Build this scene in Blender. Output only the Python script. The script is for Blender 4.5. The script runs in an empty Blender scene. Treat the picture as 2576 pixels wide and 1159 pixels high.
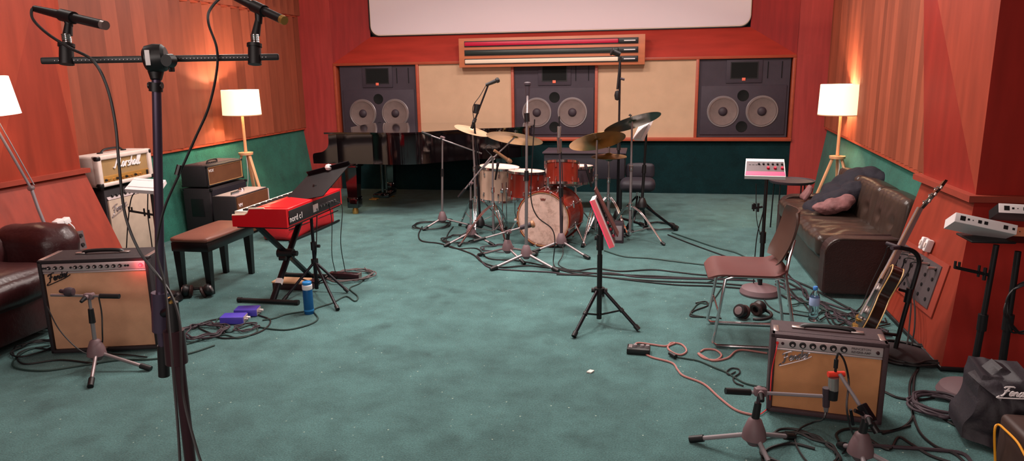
import bpy, bmesh, math, random
from mathutils import Vector, Matrix, noise
random.seed(7)
PI = math.pi
V = Vector
C = bpy.context.scene.collection
# ------------------------------------------------------------------ camera
FPX, PITCH, ROLL, YAW, H = 1786.0, 0.2192, 0.01617, 0.1877, 1.58
WY = 9.38
R0 = V((1, 0, 0)); U0 = V((0, math.sin(PITCH), math.cos(PITCH))); F0 = V((0, math.cos(PITCH), -math.sin(PITCH)))
MR = Matrix(((math.cos(YAW), -math.sin(YAW), 0), (math.sin(YAW), math.cos(YAW), 0), (0, 0, 1)))
CR = MR @ (R0 * math.cos(ROLL) - U0 * math.sin(ROLL)); CU = MR @ (U0 * math.cos(ROLL) + R0 * math.sin(ROLL)); CF = MR @ F0
CAM = V((0, 0, H))
cd = bpy.data.cameras.new('camera'); cam = bpy.data.objects.new('camera', cd); C.objects.link(cam)
cd.sensor_width = 36; cd.lens = 36 * FPX / 2576; cd.clip_start = 0.05
m = Matrix((CR, CU, -CF)).transposed().to_4x4(); m.translation = CAM
cam.matrix_world = m
bpy.context.scene.camera = cam
# measured points of the room: a photo position put on a known plane of the room
def ray(x, y): return CF + CR * ((x - 1288) / FPX) - CU * ((y - 579.5) / FPX)
def hz(x, y, z=0.0):
    d = ray(x, y); return CAM + d * ((z - H) / d.z)
def ay(x, y, Y):
    d = ray(x, y); return CAM + d * (Y / d.y)
def ax(x, y, X):
    d = ray(x, y); return CAM + d * (X / d.x)
def dp(x, y, t): return CAM + ray(x, y) * t
def up(P, x, y):
    hd = V((-math.sin(YAW), math.cos(YAW), 0)); d = ray(x, y)
    return CAM + d * ((V((P[0], P[1], 0)) @ hd) / (d @ hd))
# ------------------------------------------------------------------ materials
def lin(c):
    return tuple(((v / 255) / 12.92 if v / 255 <= 0.04045 else ((v / 255 + 0.055) / 1.055) ** 2.4) for v in c) + (1,)
def mat(name, col, rough=0.5, metal=0.0, spec=0.5, var=0.0, vscale=6.0, bump=0.0, bscale=60.0, stretch=(1, 1, 1), emis=None, estr=0.0, trans=0.0, island=0.0, coat=0.0, sheen=0.0, alpha=1.0):
    m = bpy.data.materials.new(name); m.use_nodes = True
    nt = m.node_tree; b = nt.nodes['Principled BSDF']
    c = lin(col)
    b.inputs['Roughness'].default_value = rough; b.inputs['Metallic'].default_value = metal
    b.inputs['Specular IOR Level'].default_value = spec
    b.inputs['Transmission Weight'].default_value = trans
    b.inputs['Coat Weight'].default_value = coat; b.inputs['Coat Roughness'].default_value = 0.08
    b.inputs['Sheen Weight'].default_value = sheen
    b.inputs['Alpha'].default_value = alpha
    if emis:
        b.inputs['Emission Color'].default_value = lin(emis); b.inputs['Emission Strength'].default_value = estr
    tc = nt.nodes.new('ShaderNodeTexCoord'); mp = nt.nodes.new('ShaderNodeMapping')
    mp.inputs['Scale'].default_value = stretch
    geo = nt.nodes.new('ShaderNodeNewGeometry')
    nt.links.new(geo.outputs['Position'], mp.inputs['Vector'])
    n1 = nt.nodes.new('ShaderNodeTexNoise'); n1.inputs['Scale'].default_value = vscale; n1.inputs['Detail'].default_value = 6
    nt.links.new(mp.outputs[0], n1.inputs['Vector'])
    ramp = nt.nodes.new('ShaderNodeMapRange'); ramp.inputs[1].default_value = 0.3; ramp.inputs[2].default_value = 0.7
    ramp.inputs[3].default_value = 1 - var; ramp.inputs[4].default_value = 1 + var
    nt.links.new(n1.outputs['Fac'], ramp.inputs[0])
    val = ramp.outputs[0]
    if island:
        mr = nt.nodes.new('ShaderNodeMapRange'); mr.inputs[3].default_value = 1 - island; mr.inputs[4].default_value = 1 + island
        nt.links.new(geo.outputs['Random Per Island'], mr.inputs[0])
        mu = nt.nodes.new('ShaderNodeMath'); mu.operation = 'MULTIPLY'
        nt.links.new(val, mu.inputs[0]); nt.links.new(mr.outputs[0], mu.inputs[1]); val = mu.outputs[0]
    vm = nt.nodes.new('ShaderNodeVectorMath'); vm.operation = 'SCALE'
    vm.inputs[0].default_value = c[:3]; nt.links.new(val, vm.inputs['Scale'])
    nt.links.new(vm.outputs[0], b.inputs['Base Color'])
    if bump:
        n2 = nt.nodes.new('ShaderNodeTexNoise'); n2.inputs['Scale'].default_value = bscale; n2.inputs['Detail'].default_value = 3
        nt.links.new(mp.outputs[0], n2.inputs['Vector'])
        bm_ = nt.nodes.new('ShaderNodeBump'); bm_.inputs['Strength'].default_value = bump; bm_.inputs['Distance'].default_value = 0.01
        nt.links.new(n2.outputs['Fac'], bm_.inputs['Height']); nt.links.new(bm_.outputs[0], b.inputs['Normal'])
    return m
def carpet(name, col, specks=True, spk=0.8, scale=1.0):
    m = mat(name, col, rough=0.95, spec=0.15, sheen=0.12)
    nt = m.node_tree; N = nt.nodes; L = nt.links; b = N['Principled BSDF']
    geo = [n for n in N if n.type == 'NEW_GEOMETRY'][0]
    def nz(s, d=5, rough=0.6):
        n = N.new('ShaderNodeTexNoise'); n.inputs['Scale'].default_value = s; n.inputs['Detail'].default_value = d; n.inputs['Roughness'].default_value = rough
        L.new(geo.outputs['Position'], n.inputs['Vector']); return n
    def mrange(src, a, b_, c_, d_):
        r = N.new('ShaderNodeMapRange'); r.inputs[1].default_value = a; r.inputs[2].default_value = b_; r.inputs[3].default_value = c_; r.inputs[4].default_value = d_
        L.new(src, r.inputs[0]); return r.outputs[0]
    def mul(a, b_):
        q = N.new('ShaderNodeMath'); q.operation = 'MULTIPLY'; L.new(a, q.inputs[0]); L.new(b_, q.inputs[1]); return q.outputs[0]
    v = mul(mrange(nz(0.9).outputs['Fac'], 0.35, 0.65, 0.86, 1.12), mrange(nz(4.5, 6, 0.65).outputs['Fac'], 0.3, 0.62, 0.70, 1.12))
    v = mul(v, mrange(nz(130, 2).outputs['Fac'], 0.3, 0.7, 0.72, 1.28))
    st = N.new('ShaderNodeTexVoronoi'); st.inputs['Scale'].default_value = 2.6; st.inputs['Randomness'].default_value = 1.0
    wob = nz(3.0, 3)
    ad = N.new('ShaderNodeVectorMath'); ad.operation = 'SCALE'; ad.inputs['Scale'].default_value = 0.5; L.new(wob.outputs['Color'], ad.inputs[0])
    a2 = N.new('ShaderNodeVectorMath'); a2.operation = 'ADD'; L.new(geo.outputs['Position'], a2.inputs[0]); L.new(ad.outputs[0], a2.inputs[1]); L.new(a2.outputs[0], st.inputs['Vector'])
    if specks: v = mul(v, mrange(st.outputs['Distance'], 0.08, 0.3, 0.74, 1.0))
    sc = N.new('ShaderNodeVectorMath'); sc.operation = 'SCALE'; sc.inputs[0].default_value = lin(col)[:3]; L.new(v, sc.inputs['Scale'])
    last = sc.outputs[0]
    if specks:
        vo = N.new('ShaderNodeTexVoronoi'); vo.inputs['Scale'].default_value = 14.0 * scale; vo.inputs['Randomness'].default_value = 0.35
        L.new(geo.outputs['Position'], vo.inputs['Vector'])
        fac = mul(mrange(vo.outputs['Distance'], 0.03, 0.07, spk, 0.0), mrange(nz(3.1, 2).outputs['Fac'], 0.38, 0.55, 0.0, 1.0))
        mx = N.new('ShaderNodeMix'); mx.data_type = 'RGBA'
        L.new(fac, mx.inputs[0]); L.new(last, mx.inputs[6]); mx.inputs[7].default_value = lin((196, 214, 196)); last = mx.outputs[2]
    L.new(last, b.inputs['Base Color'])
    bp = N.new('ShaderNodeBump'); bp.inputs['Strength'].default_value = 0.7; bp.inputs['Distance'].default_value = 0.008
    L.new(nz(160, 2).outputs['Fac'], bp.inputs['Height']); L.new(bp.outputs[0], b.inputs['Normal'])
    return m
def cloth(name, col, col2, sx=140.0, mixv=0.6):
    # woven grille cloth: fine crossing bands in object space
    m = mat(name, col, rough=0.85, spec=0.2, var=0.12, vscale=9)
    nt = m.node_tree; N = nt.nodes; L = nt.links; b = N['Principled BSDF']
    geo = [n for n in N if n.type == 'NEW_GEOMETRY'][0]
    cx = N.new('ShaderNodeTexChecker'); cx.inputs['Scale'].default_value = sx
    mp = N.new('ShaderNodeMapping'); mp.inputs['Location'].default_value = (0.003, 0.003, 0.0013); L.new(geo.outputs['Position'], mp.inputs['Vector'])
    L.new(mp.outputs[0], cx.inputs['Vector'])
    old = b.inputs['Base Color'].links[0].from_socket
    mx = N.new('ShaderNodeMix'); mx.data_type = 'RGBA'
    mm = N.new('ShaderNodeMath'); mm.operation = 'MULTIPLY'; mm.inputs[1].default_value = mixv; L.new(cx.outputs['Fac'], mm.inputs[0])
    L.new(mm.outputs[0], mx.inputs[0]); L.new(old, mx.inputs[6]); mx.inputs[7].default_value = lin(col2)
    L.new(mx.outputs[2], b.inputs['Base Color'])
    return m
M = dict(
 floor=carpet('carpet floor', (77, 114, 113)),
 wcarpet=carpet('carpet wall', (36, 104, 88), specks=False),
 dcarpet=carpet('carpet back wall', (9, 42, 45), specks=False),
 splay=mat('splay veneer', (150, 34, 30), 0.55, spec=.2, var=.14, vscale=3, stretch=(7, 7, .6)), lit_facet=mat('facet veneer', (152, 60, 42), 0.45, spec=.3, var=.16, vscale=2.6, stretch=(5, 5, .7)), pierf=mat('pier front veneer', (160, 38, 30), 0.5, spec=.3, var=.14, vscale=2.6, stretch=(5, 5, .7)),  # pier facet and front tones paint how light falls on one veneer
 red=mat('red veneer', (178, 62, 58), 0.5, spec=0.4, var=0.14, vscale=3, stretch=(7, 7, .6), bump=.05),
 slat=mat('slat veneer', (150, 75, 53), 0.45, spec=0.4, var=0.13, vscale=3, stretch=(6, 6, .7), island=0.24),
 pier=mat('pier veneer', (142, 51, 34), 0.5, spec=0.3, var=0.16, vscale=2.6, stretch=(5, 5, .7)),
 pier_shaded=mat('pier veneer shaded', (146, 40, 30), 0.42, spec=0.4, var=0.14, vscale=2.6, stretch=(5, 5, .7)),  # same pier veneer, shade of the averted face put into the colour
 header=mat('header veneer', (170, 52, 40), 0.42, spec=0.4, var=0.14, vscale=2.6, stretch=(.7, 5, 5)),
 trim=mat('trim wood', (176, 76, 50), 0.45, var=0.1, vscale=5, stretch=(1, 4, 4)),
 rail=mat('rail wood', (150, 58, 42), 0.5, var=0.1),
 burlap=mat('acoustic fabric', (208, 170, 140), 0.9, spec=0.1, var=0.05, vscale=5, bump=.3, bscale=300),
 screen=mat('screen cloth', (238, 220, 224), 0.8, spec=0.1, var=0.01, vscale=1),
 ceil=mat('ceiling paint', (170, 130, 110), 0.9, var=0.03),
 spk=mat('speaker charcoal', (62, 50, 60), 0.7, var=0.08, vscale=8, bump=.1),
 spkd=mat('horn black', (24, 18, 22), 0.6, var=0.1), hole=mat('port black', (5, 5, 5), 0.9),
 cone=mat('paper cone', (118, 98, 94), 0.75, var=0.1, vscale=14), ring=mat('grey frame ring', (150, 140, 142), 0.35, metal=.6, var=.05),
 orange=mat('orange badge', (240, 110, 84), 0.5, var=.03, emis=(240, 110, 84), estr=.15),
 rollwood=mat('roller wood', (196, 112, 76), 0.45, var=.1, vscale=4, stretch=(.6, 5, 5)),
 rollred=mat('red roll', (196, 18, 60), 0.4, var=.05), rollgreen=mat('black green roll', (34, 44, 40), 0.4, var=.05), rollwhite=mat('cream roll', (238, 214, 190), 0.4, var=.03),
 black=mat('black plastic', (18, 15, 18), 0.45, var=.1), blackm=mat('black metal', (30, 26, 32), 0.35, metal=.5, var=.08),
 tolex=mat('black tolex', (34, 25, 30), 0.6, var=.12, vscale=30, bump=.4, bscale=400), tolexb=mat('brown grey tolex', (70, 50, 55), 0.6, var=.1, vscale=20, bump=.4, bscale=400),
 lacquer=mat('piano lacquer', (8, 4, 6), 0.06, spec=.6, var=.05, coat=1),
 white=mat('white plastic', (236, 226, 226), 0.5, var=.02), ivory=mat('ivory keys', (240, 232, 222), 0.35, var=.02),
 cream=mat('cream tolex', (228, 206, 196), 0.6, var=.05, vscale=20, bump=.25, bscale=300),
 gold=mat('brass', (206, 160, 90), 0.35, metal=.8, var=.1), goldp=mat('gold panel', (190, 140, 72), 0.4, metal=.4, var=.08),
 chrome=mat('chrome', (222, 214, 216), 0.16, metal=1, var=.04), steel=mat('satin steel', (158, 146, 148), 0.36, metal=.7, var=.06),
 silver=mat('brushed silver', (208, 190, 190), 0.35, metal=.5, var=.05), hub=mat('stand hub', (112, 88, 92), 0.55, var=.08),
 polep=mat('mauve grey tube', (88, 76, 96), 0.3, metal=.6, var=.05), poleb=mat('brown black tube', (62, 36, 42), 0.35, metal=.4, var=.06),
 grey=mat('grey paint', (140, 130, 134), 0.45, var=.05),
 grille=cloth('tan grille', (222, 170, 136), (150, 104, 78), 420, .45), grille2=cloth('gold grille', (222, 158, 110), (132, 80, 54), 420, .5),
 grille3=cloth('pale grille', (196, 174, 156), (150, 126, 112), 420, .4), grilleb=cloth('brown grille', (120, 78, 52), (60, 34, 24), 200, .7),
 grillem=cloth('straw grille', (176, 140, 96), (128, 96, 62), 150, .5),
 nred=mat('keyboard red', (214, 16, 30), 0.3, var=.03, coat=.3), nbag=mat('red nylon', (196, 24, 34), 0.55, var=.08, vscale=12, bump=.2, bscale=200),
 lwood=mat('lamp birch', (222, 160, 118), 0.5, var=.07, vscale=5, stretch=(4, 4, .6)), 
 shade=mat('lamp shade', (255, 244, 214), 0.8, var=.01, emis=(255, 226, 176), estr=1.25), shade2=mat('cool lamp shade', (250, 236, 226), 0.8, var=.01, emis=(255, 230, 216), estr=.9),
 bulb=mat('bulb', (255, 240, 210), 0.5, emis=(255, 225, 170), estr=12),
 leather=mat('olive leather', (58, 44, 38), 0.34, spec=.55, var=.12, vscale=7, bump=.12, bscale=30), leatherd=mat('dark arm leather', (52, 28, 26), 0.5, var=.12, vscale=14, bump=.2, bscale=120),
 leather2=mat('brown leather', (54, 22, 24), 0.36, spec=.5, var=.15, vscale=7, bump=.2, bscale=40), seatpad=mat('bench leather', (112, 68, 56), 0.42, var=.12, vscale=5),
 navy=mat('navy cloth', (26, 22, 34), 0.85, var=.2, vscale=9), lining=mat('lining cloth', (126, 84, 84), 0.8, var=.3, vscale=14),
 drumred=mat('drum red lacquer', (122, 34, 22), 0.25, var=.25, vscale=5, stretch=(3, 3, 1), coat=.5), drumiv=mat('drum champagne wrap', (206, 172, 152), 0.35, var=.1, vscale=8),
 head=mat('drum head', (240, 214, 200), 0.55, var=.03), skin=mat('mottled drum head', (226, 186, 172), 0.6, var=.12, vscale=9),
 cym=mat('cymbal bronze', (168, 136, 84), 0.3, metal=.85, var=.12, vscale=8), cymlit=mat('lit cymbal bronze', (232, 196, 160), 0.35, metal=.5, var=.08, vscale=8), cymd=mat('dark cymbal bronze', (96, 92, 68), 0.28, metal=.85, var=.15, vscale=8),  # light on the steep cymbal's top is put into its paler bronze
 benchw=mat('bench ebony', (16, 10, 12), 0.3, var=.1), brown=mat('chair ply', (100, 56, 54), 0.4, var=.08, vscale=6), chairb=mat('chair back olive', (70, 46, 38), 0.4, var=.1),
 blue=mat('blue flask', (18, 84, 140), 0.3, metal=.2, var=.03), lblue=mat('blue band', (40, 130, 200), 0.4, var=.02), purple=mat('violet enamel', (84, 70, 190), 0.4, var=.05),
 cap=mat('blue cap', (70, 140, 220), 0.4, var=.02),
 plate=mat('grey socket plate', (96, 84, 86), 0.45, metal=.3, var=.05), pinkcable=mat('salmon cable', (178, 120, 114), 0.5, var=.05), redc=mat('red cable', (230, 40, 44), 0.5, var=.03),
 cable=mat('black rubber cable', (26, 24, 26), 0.5, var=.05), cableg=mat('grey cable', (96, 84, 84), 0.5, var=.05), cablegr=mat('green grey cable', (38, 62, 58), 0.55, var=.05),
 yellow=mat('yellow strap', (240, 160, 30), 0.5, var=.04), bindc=mat('cream binding', (226, 180, 116), 0.4, var=.03),
 glowp=mat('pink glow strip', (255, 70, 110), 0.4, emis=(255, 60, 100), estr=.7, var=.02), glowr=mat('red glow', (255, 60, 70), 0.5, emis=(255, 50, 60), estr=2.5),
 redsun=mat('red mount', (236, 60, 40), 0.5, var=.03), nickel=mat('nickel grille', (186, 172, 168), 0.3, metal=.8, var=.1), micb=mat('beige mic', (176, 128, 96), 0.45, metal=.3, var=.05),
 nylon=mat('black nylon', (36, 28, 36), 0.6, var=.25, vscale=8, bump=.15, bscale=80), casebr=mat('brown case', (62, 40, 34), 0.55, var=.12), paper=mat('paper', (230, 222, 214), 0.8, var=.02),
 bodyb=mat('guitar side', (40, 18, 14), 0.2, coat=.6, var=.1), fret=mat('fretboard side', (170, 120, 92), 0.4, var=.1), cork=mat('pale book board', (214, 168, 130), 0.6, var=.06),
 dust=mat('dusty dark', (58, 44, 52), 0.6, var=.1), dustd=mat('dark case side', (34, 28, 38), 0.65, var=.1), remo=mat('head emblem', (120, 60, 50), 0.6),
)
def glass(name, col, rough=0.02):
    m = mat(name, col, rough=rough, trans=1.0, var=0); return m
M['pet'] = glass('clear bottle', (214, 230, 238), .05)
def add_mottle(m, col2):
    nt = m.node_tree; N = nt.nodes; L = nt.links; b = N['Principled BSDF']
    geo = [n for n in N if n.type == 'NEW_GEOMETRY'][0]
    n = N.new('ShaderNodeTexNoise'); n.inputs['Scale'].default_value = 16; n.inputs['Detail'].default_value = 7; n.inputs['Roughness'].default_value = .7
    L.new(geo.outputs['Position'], n.inputs['Vector'])
    r = N.new('ShaderNodeMapRange'); r.inputs[1].default_value = .48; r.inputs[2].default_value = .68; r.inputs[4].default_value = .7; L.new(n.outputs['Fac'], r.inputs[0])
    old = b.inputs['Base Color'].links[0].from_socket
    mx = N.new('ShaderNodeMix'); mx.data_type = 'RGBA'; L.new(r.outputs[0], mx.inputs[0]); L.new(old, mx.inputs[6]); mx.inputs[7].default_value = lin(col2)
    L.new(mx.outputs[2], b.inputs['Base Color'])
add_mottle(M['skin'], (158, 116, 100))
# ------------------------------------------------------------------ objects
W = {}
def E(name, label, cat, loc, rotz=0.0, group=None):
    o = bpy.data.objects.new(name, None); C.objects.link(o); o.empty_display_size = .1
    o.location = loc; o.rotation_euler = (0, 0, rotz)
    W[o] = Matrix.Translation(V(loc)) @ Matrix.Rotation(rotz, 4, 'Z')
    tag(o, label, cat, group); return o
def tag(o, label, cat, group=None, kind=None):
    if label: o['label'] = label
    if cat: o['category'] = cat
    if group: o['group'] = group
    if kind: o['kind'] = kind
    return o
class MB:
    def __init__(s, T=None): s.b = bmesh.new(); s.T = T or Matrix.Identity(4)
    def _fin(s, vs, M_=None):
        T = s.T @ M_ if M_ is not None else s.T
        for v in vs: v.co = T @ v.co
    def box(s, c, d, R=None, bev=0.0, seg=2):
        r = bmesh.ops.create_cube(s.b, size=1); vs = r['verts']
        for v in vs: v.co = V((v.co.x * d[0], v.co.y * d[1], v.co.z * d[2]))
        if bev:
            es = list({e for v in vs for e in v.link_edges})
            rr = bmesh.ops.bevel(s.b, geom=es, offset=bev, segments=seg, affect='EDGES', profile=.5)
            vs = list({v for f in rr['faces'] for v in f.verts} | {v for v in vs if v.is_valid})
        s._fin(vs, Matrix.Translation(V(c)) @ (R.to_4x4() if R is not None else Matrix.Identity(4))); return s
    def b2(s, a, b, bev=0.0, seg=2):
        a = V(a); b = V(b); return s.box((a + b) / 2, [abs(b[i] - a[i]) for i in range(3)], bev=bev, seg=seg)
    def seg(s, p0, p1, r0, r1=None, n=12):
        p0 = V(p0); p1 = V(p1); r1 = r0 if r1 is None else r1
        d = p1 - p0; L = d.length
        if L < 1e-6: return s
        q = d.to_track_quat('Z', 'Y').to_matrix().to_4x4()
        r = bmesh.ops.create_cone(s.b, cap_ends=True, segments=n, radius1=r0, radius2=r1, depth=L)
        s._fin(r['verts'], Matrix.Translation((p0 + p1) / 2) @ q); return s
    def tube(s, pts, r, n=8, smooth=True, sub=6, flat=None):
        pts = [V(p) for p in pts]
        if smooth and len(pts) > 2:
            P = [pts[0] * 2 - pts[1]] + pts + [pts[-1] * 2 - pts[-2]]; out = []
            for i in range(1, len(P) - 2):
                for k in range(sub):
                    t = k / sub; a, b, c, d = P[i - 1:i + 3]
                    out.append(0.5 * ((2 * b) + (c - a) * t + (2 * a - 5 * b + 4 * c - d) * t * t + (3 * b - a - 3 * c + d) * t ** 3))
            out.append(pts[-1]); pts = out
        rings = []; nrm = None
        for i, p in enumerate(pts):
            t = (pts[min(i + 1, len(pts) - 1)] - pts[max(i - 1, 0)])
            if t.length < 1e-7: t = V((0, 0, 1))
            t.normalize()
            if nrm is None:
                a = V((0, 0, 1)) if abs(t.z) < .9 else V((1, 0, 0)); nrm = t.cross(a).normalized()
            else:
                nn = nrm - t * nrm.dot(t); nrm = nn.normalized() if nn.length > 1e-5 else nrm
            bn = t.cross(nrm); rr = r[i] if isinstance(r, (list, tuple)) else r
            rings.append([s.b.verts.new(s.T @ (p + (nrm * math.cos(2 * PI * k / n) + bn * math.sin(2 * PI * k / n)) * rr)) for k in range(n)])
        for a, b in zip(rings, rings[1:]):
            for k in range(n): s.b.faces.new((a[k], a[(k + 1) % n], b[(k + 1) % n], b[k]))
        s.b.faces.new(rings[0][::-1]); s.b.faces.new(rings[-1]); return s
    def lathe(s, prof, o=(0, 0, 0), axis=(0, 0, 1), n=28, sx=1.0):
        q = V(axis).to_track_quat('Z', 'Y').to_matrix().to_4x4(); T = s.T @ Matrix.Translation(V(o)) @ q
        rings = []
        for r, h in prof:
            if r < 1e-6: rings.append([s.b.verts.new(T @ V((0, 0, h)))])
            else: rings.append([s.b.verts.new(T @ V((r * sx * math.cos(2 * PI * k / n), r * math.sin(2 * PI * k / n), h))) for k in range(n)])
        for a, b in zip(rings, rings[1:]):
            for k in range(n):
                k2 = (k + 1) % n
                if len(a) == 1 and len(b) == 1: continue
                if len(a) == 1: s.b.faces.new((a[0], b[k], b[k2]))
                elif len(b) == 1: s.b.faces.new((a[k], a[k2], b[0]))
                else: s.b.faces.new((a[k], a[k2], b[k2], b[k]))
        return s
    def poly(s, pts, ext):
        # polygon (world/local points) extruded by vector ext
        ext = V(ext); a = [s.b.verts.new(s.T @ V(p)) for p in pts]; b = [s.b.verts.new(s.T @ (V(p) + ext)) for p in pts]
        n = len(pts); s.b.faces.new(a[::-1]); s.b.faces.new(b)
        for i in range(n): s.b.faces.new((a[i], a[(i + 1) % n], b[(i + 1) % n], b[i]))
        return s
    def face(s, pts):
        s.b.faces.new([s.b.verts.new(s.T @ V(p)) for p in pts]); return s
    def cushion(s, c, d, r=.04, puff=0.0, nz=0.0, ns=4.0, n=14, R=None, tuft=None):
        tmp = bmesh.new(); bmesh.ops.create_cube(tmp, size=2)
        bmesh.ops.subdivide_edges(tmp, edges=tmp.edges[:], cuts=n, use_grid_fill=True)
        h = V(d) / 2; off = V((random.random() * 9, random.random() * 9, 0))
        for v in tmp.verts:
            p = v.co.copy(); q = V((p.x * h.x, p.y * h.y, p.z * h.z))
            i = V([max(-(h[k] - r), min(h[k] - r, q[k])) for k in range(3)]); dd = q - i
            if dd.length > 1e-6: q = i + dd.normalized() * r
            for k in range(3):
                a, b = [j for j in range(3) if j != k]
                if abs(p[k]) > .99: q[k] += math.copysign(puff * (1 - p[a] ** 2) * (1 - p[b] ** 2), p[k])
            if tuft: q += tuft(p, q)
            if nz: q += noise.noise_vector(q * ns + off) * nz
            v.co = q
        me = bpy.data.meshes.new('t'); tmp.to_mesh(me); tmp.free()
        nv = len(s.b.verts); s.b.from_mesh(me); bpy.data.meshes.remove(me); s.b.verts.ensure_lookup_table()
        s._fin([s.b.verts[k] for k in range(nv, len(s.b.verts))], Matrix.Translation(V(c)) @ (R.to_4x4() if R is not None else Matrix.Identity(4))); return s
    def obj(s, name, m, parent=None, sharp=35, label=None, cat=None, group=None, kind=None, origin=None):
        bmesh.ops.recalc_face_normals(s.b, faces=s.b.faces[:])
        me = bpy.data.meshes.new(name)
        if parent is not None:
            Wm = W[parent]; bmesh.ops.transform(s.b, matrix=Wm.inverted(), verts=s.b.verts[:])
        else:
            if origin is None:
                xs = [v.co for v in s.b.verts]
                origin = V(((min(v.x for v in xs) + max(v.x for v in xs)) / 2, (min(v.y for v in xs) + max(v.y for v in xs)) / 2, min(v.z for v in xs)))
            Wm = Matrix.Translation(V(origin)); bmesh.ops.transform(s.b, matrix=Wm.inverted(), verts=s.b.verts[:])
        s.b.to_mesh(me); s.b.free()
        o = bpy.data.objects.new(name, me); C.objects.link(o)
        if parent is not None: o.parent = parent
        else: o.location = Wm.translation
        W[o] = Wm
        me.materials.append(M[m] if isinstance(m, str) else m)
        for p in me.polygons: p.use_smooth = True
        me.set_sharp_from_angle(angle=math.radians(sharp))
        return tag(o, label, cat, group, kind)
def struct(name, mb, m, label=None): return mb.obj(name, m, kind='structure', label=label)
def TR(loc, rz=0): return Matrix.Translation(V(loc)) @ Matrix.Rotation(rz, 4, 'Z')
def text(s, size, m, parent, Mx, ext=.001, shear=0.0, name='lettering', bold=0.0):
    cu = bpy.data.curves.new('t', 'FONT'); cu.body = s; cu.size = size; cu.extrude = ext; cu.shear = shear; cu.align_x = 'LEFT'; cu.offset = bold; cu.resolution_u = 2
    to = bpy.data.objects.new('t', cu); C.objects.link(to); bpy.context.view_layer.update()
    me = bpy.data.meshes.new_from_object(to.evaluated_get(bpy.context.evaluated_depsgraph_get()))
    bpy.data.objects.remove(to)
    me.transform(W[parent].inverted() @ Mx); me.materials.clear(); me.materials.append(M[m])
    o = bpy.data.objects.new(name, me); C.objects.link(o); o.parent = parent; W[o] = W[parent]; return o
def frame(o, x, y, n=None):
    x = V(x).normalized(); y = V(y).normalized(); z = x.cross(y)
    mm = Matrix((x, y, z)).transposed().to_4x4(); mm.translation = V(o); return mm
LET = {
 'F': (.75, [[(.0, .78), (.15, .93), (.75, 1.02), (.95, .95)], [(.45, .92), (.3, .4), (.2, 0), (0, -.12)], [(.15, .46), (.4, .5), (.6, .56)]]),
 'e': (.42, [[(0, .2), (.25, .28), (.28, .44), (.15, .5), (.02, .3), (.06, .06), (.22, .02), (.42, .2)]]),
 'n': (.46, [[(.03, .48), (0, 0)], [(.02, .25), (.16, .46), (.28, .42), (.27, .1), (.35, .04), (.46, .16)]]),
 'd': (.5, [[(.3, .42), (.15, .5), (.02, .3), (.05, .05), (.18, .04), (.32, .3), (.44, 1.0)], [(.33, .35), (.34, .08), (.5, .14)]]),
 'r': (.36, [[(.03, .5), (0, 0)], [(.02, .25), (.14, .48), (.3, .46)]]),
 'M': (1.0, [[(-.15, .1), (0, 0), (.15, .5), (.3, 1.0), (.36, .3), (.62, 1.02), (.64, .2), (.75, .02), (.95, .15)]]),
 'a': (.46, [[(.3, .42), (.15, .5), (.02, .3), (.05, .05), (.18, .04), (.3, .3), (.32, .48)], [(.32, .4), (.33, .06), (.46, .14)]]),
 's': (.36, [[(.3, .46), (.12, .46), (.1, .3), (.26, .2), (.2, .02), (0, .02)]]),
 'h': (.46, [[(.12, 1.0), (0, 0)], [(.04, .25), (.18, .48), (.3, .4), (.28, .1), (.36, .04), (.46, .16)]]),
 'l': (.26, [[(0, .2), (.18, .8), (.14, 1.0), (.04, .8), (.06, .06), (.16, .02), (.26, .16)]]),
}
def script(word, size, m, parent, Mx, r=.05, swash=True, name='lettering'):
    mb = MB(Mx); x = 0
    def P(a, b, x): return V(((x + a + b * .3) * size, b * size, .002))
    for ch in word:
        w, st = LET[ch]
        for q in st: mb.tube([P(a, b, x) for a, b in q], r * size, n=5, sub=4)
        x += w
    if swash: mb.tube([P(-.1, -.15, 0), P(-.25, -.38, 0), P(.8, -.3, 0), P(x * .8, -.12, 0), P(x + .15, .1, 0)], r * size * .8, n=5, sub=5)
    return mb.obj(name, m, parent)
LIGHT = 1.0; LCOL = (1, .88, .82)
# ================================================================== the room
struct('floor', MB().b2((-6.2, -2.6, -.05), (4.6, 9.6, 0)), 'floor')
struct('ceiling', MB().b2((-6.2, -2.6, 3.3), (4.6, 9.9, 3.4)), 'ceil')
struct('wall_rear', MB().b2((-6.2, -2.7, 0), (4.6, -2.6, 3.3)), 'pier')
struct('wall_left_near', MB().b2((-6.2, -2.6, 0), (-6.1, 1.2, 3.3)), 'pier')
struct('wall_right_near', MB().b2((4.5, -2.6, 0), (4.6, 4.4, 3.3)), 'pier')
# back wall: columns, splayed screen surround, bay of the loudspeakers, carpeted base
struct('wall_back_column_left', MB().b2((-5.0, WY, 0), (-4.24, WY + .4, 3.3)), 'red')
cr = MB().b2((1.78, WY, 0), (2.45, WY + .4, 1.735)).b2((1.78, WY + .012, 1.735), (2.45, WY + .4, 3.3)); struct('wall_back_column_right', cr, 'red')
YS = WY + .2
sl = ay(932, 93, YS); sr = ay(1888, 68, YS); sz = (sl.z + sr.z) / 2
hm = MB()
o = [V((-4.24, WY, 1.735)), V((1.78, WY, 1.735)), V((1.78, WY, 3.3)), V((-4.24, WY, 3.3))]
i4 = [V((sl.x, YS, sz)), V((sr.x, YS, sz)), V((sr.x, YS, 3.3)), V((sl.x, YS, 3.3))]
hm.face([o[0], o[1], i4[1], i4[0]]); struct('wall_back_header', hm, 'header')
struct('wall_back_splay_left', MB().face([o[0], i4[0], i4[3], o[3]]), 'splay')
struct('wall_back_splay_right', MB().face([o[1], o[2], i4[2], i4[1]]), 'splay')
struct('wall_back', MB().b2((-5.0, WY + .34, 0), (2.45, WY + .5, 3.3)), 'dustd')
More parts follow.
